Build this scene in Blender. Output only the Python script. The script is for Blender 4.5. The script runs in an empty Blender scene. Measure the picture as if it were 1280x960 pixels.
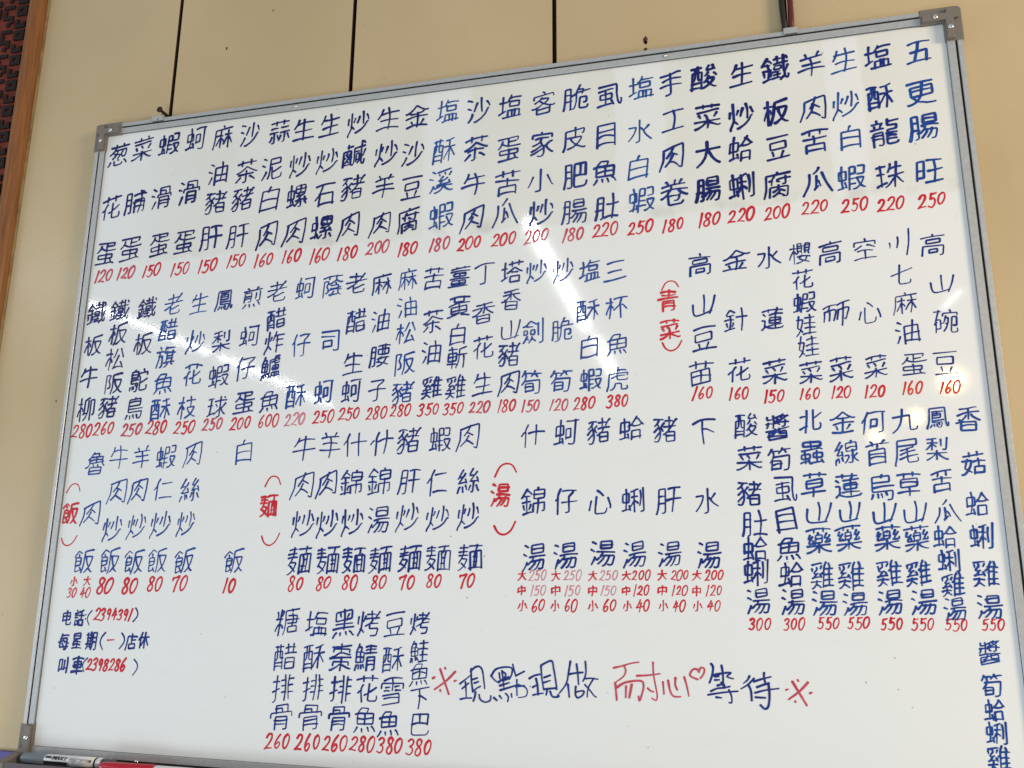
import bpy, math, random
from mathutils import Vector, Matrix

scn = bpy.context.scene
COL = scn.collection
W, H = 1.2, 0.8863            # whiteboard: outer width, outer top to lower edge of the writing surface (m)
FR = 0.0175                # frame width
WALL_Y = 0.015             # front of the wall panels; the writing surface is y = 0, the room is -y

# ------------------------------------------------------------------ camera
cam_d = bpy.data.cameras.new("camera")
cam_d.sensor_width = 36.0
cam_d.lens = 27.9917
cam_d.clip_start = 0.01
cam_d.clip_end = 100
cam = bpy.data.objects.new("camera", cam_d)
COL.objects.link(cam)
R = [[0.971724, 0.236033, 0.006439], [-0.0432, 0.20453, -0.977907], [-0.232135, 0.949977, 0.208943]]
C = (0.88458, -0.93405, -0.63868)
cam.matrix_world = Matrix(((R[0][0], -R[1][0], -R[2][0], C[0]),
                           (R[0][1], -R[1][1], -R[2][1], C[1]),
                           (R[0][2], -R[1][2], -R[2][2], C[2]),
                           (0, 0, 0, 1)))
scn.camera = cam

# ------------------------------------------------------------------ world, lamps, exposure
wld = bpy.data.worlds.new("World")
scn.world = wld
wld.use_nodes = True
bg = wld.node_tree.nodes["Background"]
bg.inputs[0].default_value = (0.88, 0.96, 1.0, 1)      # soft light from the rest of the room
bg.inputs[1].default_value = 0.40

def area(name, loc, size, size_y, power, colour, target=None):
    l = bpy.data.lights.new(name, 'AREA')
    l.shape = 'RECTANGLE'; l.size = size; l.size_y = size_y
    l.energy = power; l.color = colour
    o = bpy.data.objects.new(name, l); COL.objects.link(o)
    o.location = loc
    if target is not None:
        o.rotation_euler = (Vector(target) - Vector(loc)).to_track_quat('-Z', 'Y').to_euler()
    return o

CEIL = 0.80                                            # tubes hang this far above the board's top edge
TUBE = (0.93, 0.97, 1.0)
for x, y0, y1, k in ((-2.64, -1.55, -2.75, 1.0), (-2.64, -2.86, -4.08, 1.0), (-2.64, -4.23, -5.42, 1.0), (-2.70, -5.46, -6.2, 0.8),
                     (0.17, -2.26, -3.42, 1.0), (0.17, -3.44, -4.05, 1.0), (0.19, -4.27, -5.40, 1.0),
                     (2.29, -3.70, -4.05, 0.12)):
    area("fluorescent_tube", (x, (y0 + y1) / 2, CEIL), 0.036, abs(y1 - y0), 8.0 * k * abs(y1 - y0), TUBE)
for x, y, k in ((2.90, -6.20, 1.0), (3.04, -8.03, .3), (2.92, -9.5, .3)):
    l = bpy.data.lights.new("warm_bulb", 'POINT'); l.energy = 20 * k; l.color = (1.0, .66, .26); l.shadow_soft_size = 0.08
    o = bpy.data.objects.new("warm_bulb", l); COL.objects.link(o); o.location = (x, y, CEIL)
area("cool_daylight_fill", (-2.3, -1.2, -0.9), 1.2, 1.2, 17, (0.78, 0.90, 1.0), (0.1, 0, -0.9))  # unseen fill area, added for the cool gradient from the left
area("warm_side_fill", (3.2, -1.3, -0.1), 0.8, 0.8, 52, (1.0, .76, .48), (1.3, 0, -0.3))  # unseen warm fill, added to brighten wall and board at the right
area("room_bounce_fill", (0.4, -3.2, -2.6), 1.6, 1.2, 38, (.94, 1.0, 1.0), (0.6, 0, -0.6))  # unseen low fill, added for light bounced off tables and floor

scn.view_settings.view_transform = 'Standard'
scn.view_settings.look = 'None'
scn.view_settings.exposure = 0.0
scn.view_settings.gamma = 1.0
scn.view_settings.use_curve_mapping = False

# ------------------------------------------------------------------ materials
def mat(name, col, rough=.5, metal=0.0, spec=.5):
    m = bpy.data.materials.new(name); m.use_nodes = True
    b = m.node_tree.nodes["Principled BSDF"]
    b.inputs["Base Color"].default_value = (*col, 1)
    b.inputs["Roughness"].default_value = rough
    b.inputs["Metallic"].default_value = metal
    b.inputs["Specular IOR Level"].default_value = spec
    return m, m.node_tree, b

class N:
    """small helper to wire nodes"""
    def __init__(s, nt): s.nt = nt
    def new(s, t, **kw):
        n = s.nt.nodes.new(t)
        for k, v in kw.items(): setattr(n, k, v)
        return n
    def link(s, a, b): s.nt.links.new(a, b)
    def math(s, op, a, b=None, c=None, clamp=False):
        n = s.new("ShaderNodeMath", operation=op, use_clamp=clamp)
        for i, v in enumerate((a, b, c)):
            if v is None: continue
            if hasattr(v, "is_linked"): s.link(v, n.inputs[i])
            else: n.inputs[i].default_value = v
        return n.outputs[0]
    def ramp01(s, v, a, b):
        n = s.new("ShaderNodeMapRange", interpolation_type='SMOOTHSTEP')
        s.link(v, n.inputs[0]); n.inputs[1].default_value = a; n.inputs[2].default_value = b
        return n.outputs[0]
    def noise(s, vec, scale, detail=3, rough=.5, dist=0):
        n = s.new("ShaderNodeTexNoise"); n.inputs["Scale"].default_value = scale
        n.inputs["Detail"].default_value = detail; n.inputs["Roughness"].default_value = rough
        n.inputs["Distortion"].default_value = dist
        if vec is not None: s.link(vec, n.inputs["Vector"])
        return n.outputs["Fac"]
    def scaled(s, vec, sc, loc=(0, 0, 0)):
        n = s.new("ShaderNodeMapping"); n.inputs["Scale"].default_value = sc; n.inputs["Location"].default_value = loc
        s.link(vec, n.inputs["Vector"]); return n.outputs[0]
    def mix(s, f, a, b):
        n = s.new("ShaderNodeMix", data_type='RGBA')
        if hasattr(f, "is_linked"): s.link(f, n.inputs[0])
        else: n.inputs[0].default_value = f
        for i, v in ((6, a), (7, b)):
            if hasattr(v, "is_linked"): s.link(v, n.inputs[i])
            else: n.inputs[i].default_value = (*v, 1)
        return n.outputs[2]
    def bump(s, h, strength, dist=.001):
        n = s.new("ShaderNodeBump"); n.inputs["Strength"].default_value = strength; n.inputs["Distance"].default_value = dist
        s.link(h, n.inputs["Height"]); return n.outputs[0]
    def coord(s): return s.new("ShaderNodeTexCoord").outputs["Object"]

# enamelled writing surface, with the dirty upper band and its three wiped columns
M_BOARD, nt, b = mat("whiteboard_enamel", (.72, .74, .73), .2)
n = N(nt); co = n.coord()
sx = n.new("ShaderNodeSeparateXYZ"); n.link(co, sx.inputs[0])
wob = n.math('MULTIPLY', n.math('SUBTRACT', n.noise(co, 30, 4, .6), .5), .012)
X = n.math('ADD', sx.outputs[0], wob); Z = n.math('ADD', sx.outputs[2], wob)
band = n.ramp01(Z, -.232, -.224)
band = n.math('MULTIPLY', band, n.ramp01(X, .06, .16))
wiped = None
for x0, x1 in ((.531, .597), (.790, .853), (1.046, 1.086)):
    w_ = n.math('MULTIPLY', n.ramp01(X, x0 - .003, x0 + .004), n.ramp01(X, x1 + .004, x1 - .003))
    wiped = w_ if wiped is None else n.math('MAXIMUM', wiped, w_)
band = n.math('MULTIPLY', band, n.math('SUBTRACT', 1.0, wiped))
edge = n.math('MULTIPLY', n.math('MULTIPLY', n.ramp01(Z, -.236, -.228), n.ramp01(Z, -.205, -.226)), n.ramp01(n.noise(co, 22, 4), .48, .66))
edge = n.math('MULTIPLY', edge, n.ramp01(X, .1, .4))
blotch = n.ramp01(n.noise(co, 9, 4, .6), .35, .7)
dirt = n.math('MULTIPLY', band, n.math('MULTIPLY_ADD', blotch, .45, .55))
base = n.mix(n.math('MULTIPLY', dirt, .8), (.765, .792, .815), (.70, .712, .675))
base = n.mix(n.math('MULTIPLY', edge, .35), base, (.42, .41, .38))
smear = n.ramp01(n.noise(n.scaled(co, (4, 1, 14)), 3, 5, .65, .6), .5, .8)
base = n.mix(n.math('MULTIPLY', smear, .10), base, (.52, .54, .60))
pink = n.ramp01(n.noise(n.scaled(co, (5, 1, 9), (3, 0, 7)), 4, 4, .6, .4), .6, .8)
base = n.mix(n.math('MULTIPLY', pink, .08), base, (.72, .52, .52))
vo = n.new("ShaderNodeTexVoronoi"); vo.inputs["Scale"].default_value = 38; n.link(co, vo.inputs["Vector"])
sp = n.math('MULTIPLY', n.ramp01(vo.outputs["Distance"], .055, .025), n.ramp01(n.noise(co, 7, 2), .50, .58))
base = n.mix(n.math('MULTIPLY', sp, .6), base, (.12, .11, .10))
n.link(base, b.inputs["Base Color"])
rg = n.math('MULTIPLY_ADD', n.noise(co, 5, 4), .05, .03)
n.link(rg, b.inputs["Roughness"])
b.inputs["Coat Weight"].default_value = .35
b.inputs["Coat Roughness"].default_value = .03
bp = n.bump(n.math('ADD', n.noise(co, 3.2, 1), n.math('MULTIPLY', n.noise(co, 90, 2), .003)), .2, .0016)
n.link(bp, b.inputs["Normal"]); n.link(bp, b.inputs["Coat Normal"])

def ink(name, a, c, rough=.3, spec=.3):
    m, nt, b = mat("ink_" + name, a, rough, 0, spec)
    n = N(nt); co = n.coord()
    f = n.ramp01(n.noise(n.scaled(co, (1, 1, 1)), 120, 3, .6), .38, .72)
    f2 = n.ramp01(n.noise(co, 14, 2), .35, .7)
    n.link(n.mix(n.math('MULTIPLY', f, n.math('MULTIPLY_ADD', f2, .7, .3)), a, c), b.inputs["Base Color"])
    return m
BLUES = [ink("dark_navy", (.004, .008, .105), (.008, .028, .24)), ink("navy", (.005, .018, .17), (.010, .055, .33)),
         ink("blue", (.007, .040, .25), (.014, .10, .42)), ink("bright_blue", (.010, .055, .26), (.022, .12, .42))]
REDS = [ink("red", (.52, .012, .028), (.66, .05, .07)), ink("rose", (.48, .05, .09), (.60, .13, .17)),
        ink("faded_pink", (.55, .17, .22), (.68, .36, .40)), ink("orange_red", (.55, .035, .018), (.66, .10, .05))]

def metal(name, col, rough, sc):
    m, nt, b = mat(name, col, rough, .35)
    n = N(nt); co = n.coord()
    g = n.noise(n.scaled(co, sc), 160, 3, .6)
    n.link(n.mix(n.ramp01(g, .35, .75), tuple(c * .94 for c in col), tuple(min(1, c * 1.06) for c in col)), b.inputs["Base Color"])
    sp = n.ramp01(n.noise(co, 90, 2), .70, .74)
    n.link(n.math('MULTIPLY_ADD', sp, .2, rough), b.inputs["Roughness"])
    n.link(n.bump(g, .05, .0005), b.inputs["Normal"])
    return m
M_ALU = metal("anodised_aluminium", (.46, .48, .50), .38, (1, 1, 1))
M_GROOVE, _, _ = mat("dark_frame_groove", (.07, .07, .075), .8)  # dark tone of the rail groove faces and the clips' lower strip
M_INNER_LIP, _, _ = mat("grey_inner_lip", (.16, .17, .18), .6)  # rail's inner lip, shaded by colour against the bright fill from below
M_CAP, nt, b = mat("grey_brown_plastic", (.17, .15, .135), .42)
n = N(nt); n.link(n.bump(n.noise(n.coord(), 500, 2), .12, .0006), b.inputs["Normal"])
M_TRAY, _, _ = mat("dark_tray_plastic", (.09, .075, .085), .3)
M_SCREW, _, _ = mat("bright_screw", (.8, .79, .76), .16, 1.0)
M_SLOT, _, _ = mat("screw_slot", (.02, .02, .02), .6)

M_WALL, nt, b = mat("cream_wall_panel", (.60, .48, .30), .34)
n = N(nt); co = n.coord()
c1 = n.mix(n.ramp01(n.noise(co, 2.2, 4, .55), .3, .7), (.48, .37, .215), (.55, .435, .265))
c1 = n.mix(n.math('MULTIPLY', n.ramp01(n.noise(n.scaled(co, (6, 1, 1.2)), 7, 5, .65), .5, .85), .22), c1, (.50, .37, .19))
c1 = n.mix(n.math('MULTIPLY', n.noise(co, 300, 2), .18), c1, (.42, .33, .2))
vo = n.new("ShaderNodeTexVoronoi"); vo.inputs["Scale"].default_value = 20; n.link(co, vo.inputs["Vector"])
sp = n.math('MULTIPLY', n.ramp01(vo.outputs["Distance"], .05, .03), n.ramp01(n.noise(co, 6, 2), .46, .56))
c1 = n.mix(n.math('MULTIPLY', sp, .7), c1, (.14, .08, .03))
n.link(c1, b.inputs["Base Color"])
n.link(n.math('MULTIPLY_ADD', n.noise(co, 12, 3),   .10, .22), b.inputs["Roughness"])
n.link(n.bump(n.math('ADD', n.noise(co, 420, 2), n.math('MULTIPLY', n.noise(co, 8, 2), .35)), .12, .0008), b.inputs["Normal"])
M_SEAM, _, _ = mat("seam_backing", (.05, .020, .012), .9)
M_HOLE, _, _ = mat("rust_stain", (.06, .022, .010), .8)
M_RUST, nt, b = mat("rusty_iron", (.035, .018, .010), .7, .3)
n = N(nt); n.link(n.bump(n.noise(n.coord(), 400, 3), .5, .001), b.inputs["Normal"])
M_WIRE, _, _ = mat("steel_wire", (.22, .2, .18), .4, .8)
M_POLE, nt, b = mat("varnished_brown_wood", (.2, .08, .02), .42)
n = N(nt); co = n.coord()
g = n.noise(n.scaled(co, (30, 30, 1.4)), 9, 5, .6, .4)
n.link(n.mix(n.ramp01(g, .3, .75), (.27, .10, .020), (.15, .05, .010)), b.inputs["Base Color"])
n.link(n.bump(g, .2, .001), b.inputs["Normal"])
M_FILLET, nt, b = mat("ochre_fillet", (.30, .19, .07), .6)  # ochre-brown flat strip along the moulding's edge
n = N(nt); n.link(n.mix(n.ramp01(n.noise(n.coord(), 30, 4), .4, .65), (.30, .20, .09), (.20, .11, .04)), b.inputs["Base Color"])
M_LAT, nt, b = mat("dark_red_lacquer", (.13, .018, .012), .6, 0, .25)
n = N(nt); n.link(n.mix(n.ramp01(n.noise(n.coord(), 25, 4), .35, .7), (.17, .028, .014), (.11, .016, .010)), b.inputs["Base Color"])
M_FRET, _, _ = mat("black_fret", (.014, .008, .008), .7, 0, .25)
M_DADO, nt, b = mat("violet_dado", (.085, .065, .27), .45)
n = N(nt); n.link(n.mix(n.noise(n.coord(), 40, 4), (.075, .055, .25), (.10, .08, .30)), b.inputs["Base Color"])
M_CORD_K, _, _ = mat("black_cord", (.010, .007, .007), .6)
M_CORD_R, _, _ = mat("dark_red_cord", (.09, .006, .010), .5)
M_PEN_CAP, _, _ = mat("blue_grey_pen_cap", (.17, .21, .26), .35)
M_PEN_SILVER, _, _ = mat("silver_pen_barrel", (.74, .76, .80), .25, .2)
M_PEN_BLACK, _, _ = mat("black_print", (.015, .015, .02), .4)
M_PEN_LABEL, _, _ = mat("white_pen_label", (.80, .80, .81), .4)
M_PEN_RED, _, _ = mat("glossy_red_plastic", (.42, .008, .025), .22)
M_PEN_DARK, _, _ = mat("dark_grey_plastic", (.06, .065, .075), .35)

# ------------------------------------------------------------------ mesh helpers
class MB:
    def __init__(s): s.v = []; s.f = []; s.m = []
    def poly(s, pts, mi=0):
        i = len(s.v); s.v += [tuple(p) for p in pts]; s.f.append(tuple(range(i, i + len(pts)))); s.m.append(mi)
    def box(s, x0, x1, y0, y1, z0, z1, mi=0):
        i = len(s.v)
        s.v += [(x, y, z) for x in (x0, x1) for y in (y0, y1) for z in (z0, z1)]
        for f in ((0, 1, 3, 2), (4, 6, 7, 5), (0, 4, 5, 1), (2, 3, 7, 6), (0, 2, 6, 4), (1, 5, 7, 3)):
            s.f.append(tuple(i + k for k in f)); s.m.append(mi)
    def prism(s, pts, y0, y1, mi=0):
        """outline in (x, z), extruded from y0 (front) to y1 (back)"""
        k = len(pts); i = len(s.v)
        s.v += [(x, y0, z) for x, z in pts] + [(x, y1, z) for x, z in pts]
        s.f.append(tuple(i + j for j in range(k))); s.m.append(mi)
        s.f.append(tuple(i + k + j for j in reversed(range(k)))); s.m.append(mi)
        for j in range(k):
            s.f.append((i + j, i + k + j, i + k + (j + 1) % k, i + (j + 1) % k)); s.m.append(mi)
    def lathe(s, prof, origin, axis, seg=24, mi=0, a0=0.0):
        """prof: (distance along axis, radius)"""
        ax = Vector(axis).normalized()
        u = ax.cross(Vector((0, 0, 1)) if abs(ax.z) < .9 else Vector((1, 0, 0))).normalized(); w = ax.cross(u)
        i = len(s.v); o = Vector(origin)
        for d, r in prof:
            for k in range(seg):
                a = a0 + 2 * math.pi * k / seg
                s.v.append(tuple(o + ax * d + (u * math.cos(a) + w * math.sin(a)) * r))
        for j in range(len(prof) - 1):
            for k in range(seg):
                s.f.append((i + j * seg + k, i + j * seg + (k + 1) % seg, i + (j + 1) * seg + (k + 1) % seg, i + (j + 1) * seg + k)); s.m.append(mi)
        s.f.append(tuple(i + k for k in reversed(range(seg)))); s.m.append(mi)
        s.f.append(tuple(i + (len(prof) - 1) * seg + k for k in range(seg))); s.m.append(mi)
    def tube(s, pts, r, seg=10, mi=0):
        pts = [Vector(p) for p in pts]; i = len(s.v); u = None
        for j, p in enumerate(pts):
            t = (pts[min(j + 1, len(pts) - 1)] - pts[max(j - 1, 0)]).normalized()
            if u is None: u = t.cross(Vector((0.3, .2, 1)) if abs(t.z) < .9 else Vector((1, .1, 0))).normalized()
            u = (u - t * u.dot(t)).normalized(); w = t.cross(u)
            rr = r[j] if isinstance(r, (list, tuple)) else r
            for k in range(seg):
                a = 2 * math.pi * k / seg
                s.v.append(tuple(p + (u * math.cos(a) + w * math.sin(a)) * rr))
        for j in range(len(pts) - 1):
            for k in range(seg):
                s.f.append((i + j * seg + k, i + j * seg + (k + 1) % seg, i + (j + 1) * seg + (k + 1) % seg, i + (j + 1) * seg + k)); s.m.append(mi)
        s.f.append(tuple(i + k for k in reversed(range(seg)))); s.m.append(mi)
        s.f.append(tuple(i + (len(pts) - 1) * seg + k for k in range(seg))); s.m.append(mi)
    def build(s, name, mats, parent=None, bevel=0.0, smooth=False, at=None):
        """vertices are in world metres; `at` is the object's own origin"""
        base = Vector(at) if at is not None else (Vector(parent["origin"]) if parent is not None else Vector((0, 0, 0)))
        me = bpy.data.meshes.new(name)
        me.from_pydata([tuple(Vector(p) - base) for p in s.v], [], s.f)
        mats = mats if isinstance(mats, (list, tuple)) else [mats]
        for m in mats: me.materials.append(m)
        for p, mi in zip(me.polygons, s.m):
            p.material_index = mi; p.use_smooth = smooth
        me.update()
        o = bpy.data.objects.new(name, me); COL.objects.link(o)
        o["origin"] = tuple(base)
        if parent is not None:
            o.parent = parent
            o.location = base - Vector(parent["origin"])
        else:
            o.location = base
        if bevel:
            bv = o.modifiers.new("bevel", 'BEVEL'); bv.width = bevel; bv.segments = 2; bv.limit_method = 'ANGLE'; bv.angle_limit = math.radians(40)
            bv.harden_normals = False
        return o

def empty(name, loc):
    o = bpy.data.objects.new(name, None); COL.objects.link(o); o.location = loc; o["origin"] = tuple(loc); o.empty_display_size = .05
    return o
def tag(o, label=None, cat=None, group=None, kind=None):
    for k, v in (("label", label), ("category", cat), ("group", group), ("kind", kind)):
        if v: o[k] = v
    return o

# ------------------------------------------------------------------ the wall: cream panels with dark open joints
wall = tag(empty("wall", (0, WALL_Y + .02, -1.8)), "cream panelled wall with dark open joints behind the whiteboard", None, None, "structure")
m = MB(); m.box(-1.4, 2.6, WALL_Y + .012, WALL_Y + .05, -1.8, 1.2); m.build("joint_backing", M_SEAM, wall)
SE = [-1.379, -1.081, -.783, -.484, -.186, .1121, .4101, .7091, 1.007, 1.3055, 1.604, 1.902, 2.2]
for a, c in zip(SE[:-1], SE[1:]):
    m = MB(); m.box(a + .0030, c - .0030, WALL_Y, WALL_Y + .0119, -1.8, 1.2, 1); m.m[2] = 0
    for j, f in enumerate(m.f):
        if all(abs(m.v[i][1] - WALL_Y) < 1e-6 for i in f): m.m[j] = 0
        else: m.m[j] = 1  # panel sides coloured dark, shading the joints where lit cream would show
    m.build("panel", [M_WALL, M_SEAM], wall)
for x, z, rx, rz in ((.831, .0275, .0032, .0052), (.8315, .0235, .0022, .003), (.831, .0135, .0022, .0024), (.2, .115, .0012, .003), (.875, .0075, .004, .0008)):
    rnd = random.Random(int(x * 1e4 + z * 1e4))
    m = MB(); k = 14
    m.poly([(x + rx * math.cos(2 * math.pi * i / k) * rnd.uniform(.75, 1.2), WALL_Y - .0004, z + rz * math.sin(2 * math.pi * i / k) * rnd.uniform(.75, 1.2)) for i in range(k)])
    m.build("nail_hole", M_HOLE, wall)

# ------------------------------------------------------------------ left edge: wooden moulding and fretwork panel
pole = empty("wooden_moulding", (-.160, WALL_Y, -1.8))
tag(pole, "varnished brown half-round wooden moulding standing between the red fretwork panel and the cream wall", "moulding")
m = MB()
prev = None; k = 12; rnd = random.Random(4)
zs = [-1.8 + i * .03 for i in range(100)]
i0 = len(m.v)
for z in zs:
    swell = 1 + .025 * math.sin(z * 7) + .06 * math.exp(-((z + .225) / .03) ** 2) + .05 * math.exp(-((z + .155) / .02) ** 2)
    for j in range(k + 1):
        a = math.pi * j / k
        m.v.append((-.160 + .0150 * swell * math.cos(a), WALL_Y - .019 * swell * math.sin(a), z))
for r in range(len(zs) - 1):
    for j in range(k):
        m.f.append((i0 + r * (k + 1) + j, i0 + r * (k + 1) + j + 1, i0 + (r + 1) * (k + 1) + j + 1, i0 + (r + 1) * (k + 1) + j)); m.m.append(0)
m.build("half_round", M_POLE, pole, smooth=True)
m = MB(); m.box(-.150, -.1425, WALL_Y - .003, WALL_Y - .0002, -1.8, 1.2); m.build("edge_strip", M_FILLET, pole, bevel=.001)

lat = empty("fretwork_panel", (-.45, WALL_Y, -1.8))
tag(lat, "dark red lacquered panel with a black Chinese key fret pattern left of the wooden moulding", "carved panel")
m = MB(); m.box(-.72, -.1755, WALL_Y - .006, WALL_Y - .0002, -1.8, 1.2); m.build("backboard", M_LAT, lat)
m = MB(); T = .046; yb = WALL_Y - .0062; yf = WALL_Y - .0088
def bar(x0, z0, x1, z1, t=.0062):
    m.box(min(x0, x1) - (t / 2 if x0 == x1 else 0), max(x0, x1) + (t / 2 if x0 == x1 else 0), yf, yb, min(z0, z1) - (t / 2 if z0 == z1 else 0), max(z0, z1) + (t / 2 if z0 == z1 else 0))
for ix in range(10):
    for iz in range(-26, 22):
        x, z = -.1885 - ix * .027, iz * T + (ix % 2) * T * .5 + .012
        if ix % 2 == 0:                                          # hollow rectangle, then a hook
            bar(x - .008, z - .009, x - .008, z + .009); bar(x + .006, z - .009, x + .006, z + .009)
            bar(x - .0048, z + .0059, x + .0028, z + .0059); bar(x - .0048, z - .0059, x + .0028, z - .0059)
            bar(x - .012, z + .0175, x + .008, z + .0175); bar(x - .0089, z + .0210, x - .0089, z + .0300)
            bar(x + .0049, z + .0210, x + .0049, z + .0250)
        else:
            bar(x - .003, z, x + .003, z, .0065)
            bar(x - .011, z + .013, x + .009, z + .013); bar(x - .0079, z + .0165, x - .0079, z + .027); bar(x + .0059, z + .0095, x + .0059, z + .002)
            bar(x - .011, z - .013, x + .009, z - .013)
m.build("fret_pattern", M_FRET, lat)

# ------------------------------------------------------------------ below: violet dado
m = MB(); m.box(-.72, 2.4, WALL_Y - .006, WALL_Y - .0002, -1.8, -.8985)
tag(m.build("dado_panel", M_DADO, bevel=.002, at=(.8, WALL_Y, -1.8)), "violet lower wall panel whose top edge shows beside the whiteboard's bottom left corner", "wall panel")

# ------------------------------------------------------------------ the whiteboard
BOT = -H - FR
wb = empty("whiteboard", (W / 2, WALL_Y, BOT))
tag(wb, "large aluminium framed whiteboard covered in handwritten blue Chinese menu columns with red prices", "whiteboard")
m = MB(); m.box(FR - .003, W - FR + .003, 0.0, .010, -H - .003, -FR + .003)
m.build("writing_surface", M_BOARD, wb, at=(0, 0, 0))

def rail(p0, p1, side):
    """one frame rail, profile swept between two mitred ends; side: inward unit vector in x, z"""
    prof = [(0.0, .0145), (0.0, -.0022), (.0010, -.0036), (.0058, -.0038), (.0064, -.0030), (.0064, .0020), (.0086, .0020), (.0086, -.0028), (.0092, -.0036),
            (FR - .0006, -.0036), (FR, -.0030), (FR, -.0001)]
    m = MB(); i0 = 0
    d = Vector((p1[0] - p0[0], p1[1] - p0[1])).normalized(); s = Vector(side)
    for (a, y) in prof:
        q0 = Vector(p0) + s * a + d * a; q1 = Vector(p1) + s * a - d * a
        m.v += [(q0.x, y, q0.y), (q1.x, y, q1.y)]
    for k in range(len(prof) - 1):
        m.f.append((2 * k, 2 * k + 1, 2 * k + 3, 2 * k + 2)); m.m.append(1 if 4 <= k <= 6 else 2 if k == 10 else 0)
    return m.build("frame_rail", [M_ALU, M_GROOVE, M_INNER_LIP], wb)
rail((0, 0), (W, 0), (0, -1)); rail((0, BOT), (W, BOT), (0, 1))
rail((0, BOT), (0, 0), (1, 0)); rail((W, BOT), (W, 0), (-1, 0))

def screw(parent, x, y, z, r=.0032):
    m = MB(); m.lathe([(0, r), (.0006, r), (.0013, r * .78), (.0016, r * .35)], (x, y, z), (0, -1, 0), 18)
    s = m.build("screw", M_SCREW, parent, smooth=True)
    m = MB(); m.lathe([(0, r * .32), (.0002, r * .32)], (x, y - .00165, z), (0, -1, 0), 10)
    m.v = [(vx, vy, vz) for vx, vy, vz in m.v]
    return s, m
def corner(cx, cz, sx_, sz_, Lx=.044):
    """sx_, sz_ point into the board"""
    L = .044
    P = lambda pts: [(cx + sx_ * a, cz + sz_ * c_) for a, c_ in pts]
    def fix(pts): return pts if sx_ * sz_ < 0 else list(reversed(pts))
    m = MB()
    o = -.0012; w_ = FR + .0012; r = .006
    arc = [(o + r - r * math.cos(a), o + r - r * math.sin(a)) for a in [i * math.pi / 2 / 5 for i in range(6)]]
    m.prism(fix(P(arc + [(Lx, o), (Lx, w_), (w_ + (.0004 if Lx < .03 else 0), w_), (w_, L), (o, L)])), -.0048, .0140)
    c = m.build("corner_cap", M_CAP, wb, bevel=.0012)
    m = MB(); q = .0090
    m.prism(fix(P([(.0030, .0030), (.0165, .0030), (.0165, q), (max(Lx - .001, .0168), q), (max(Lx - .001, .0168), w_ - .001), (w_ - .001, w_ - .001), (w_ - .001, L - .001), (q, L - .001), (q, .0165), (.0030, .0165)])), -.0092, -.0047)
    m.build("raised_plate", M_CAP, c, bevel=.0007)
    for a, c_ in ((.0285, .0132), (.0132, .0285)):
        if a > Lx: continue
        (x, z), = P([(a, c_)])
        s, mm = screw(c, x, -.0092, z)
corner(0, 0, 1, -1); corner(W, 0, -1, -1); corner(0, BOT, 1, 1, .0192); corner(W, BOT, -1, 1, .0192)
for x, z in ((.335, -.0125), (.857, -.0125), (.321, BOT + .0085), (.178, BOT + .0085)):
    screw(wb, x, -.0043, z, .0026)

def clip(x0, x1):
    m = MB(); m.box(x0, x1, -.0058, -.0039, -.0060, .0022); m.box(x0, x1, -.0038, .012, .0006, .0022)
    m.box(x0 + .002, x1 - .001, -.0050, -.0040, -.0080, -.0062, 1)
    return m.build("hanging_clip", [M_ALU, M_GROOVE], wb, bevel=.0005)
clip(.0965, .1165); clip(1.0015, 1.0185)

# pen tray on the bottom rail
tray = None
m = MB()
tz = BOT + .0004
prof = [(-.0041, BOT + .0012), (-.006, tz), (-.034, tz), (-.036, tz + .0015), (-.0365, tz + .0048), (-.0380, tz + .0048), (-.0385, tz - .0015), (-.036, tz - .0022), (-.0041, tz - .0022)]
X0, X1 = .012, 1.18
i0 = 0
for x in (X0, X1): m.v += [(x, y, z) for y, z in prof]
k = len(prof)
for j in range(k): m.f.append((j, (j + 1) % k, k + (j + 1) % k, k + j)); m.m.append(0)
m.f.append(tuple(reversed(range(k)))); m.m.append(0); m.f.append(tuple(range(k, 2 * k))); m.m.append(0)
tray = m.build("pen_tray", M_TRAY, wb)
for xa, xb in ((-.001, .0119), (1.1801, 1.193)):
    m = MB(); m.v = []
    pr = [(-.0051, BOT + .012), (-.02, tz + .0085), (-.0375, tz + .0052), (-.0395, tz + .0040), (-.0395, tz - .003), (-.0051, tz - .003)]
    kk = len(pr)
    for x in (xa, xb): m.v += [(x, y, z) for y, z in pr]
    for j in range(kk): m.f.append((j, (j + 1) % kk, kk + (j + 1) % kk, kk + j)); m.m.append(0)
    m.f.append(tuple(reversed(range(kk)))); m.m.append(0); m.f.append(tuple(range(kk, 2 * kk))); m.m.append(0)
    m.build("end_cap", M_CAP, tray, bevel=.0012)

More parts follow.
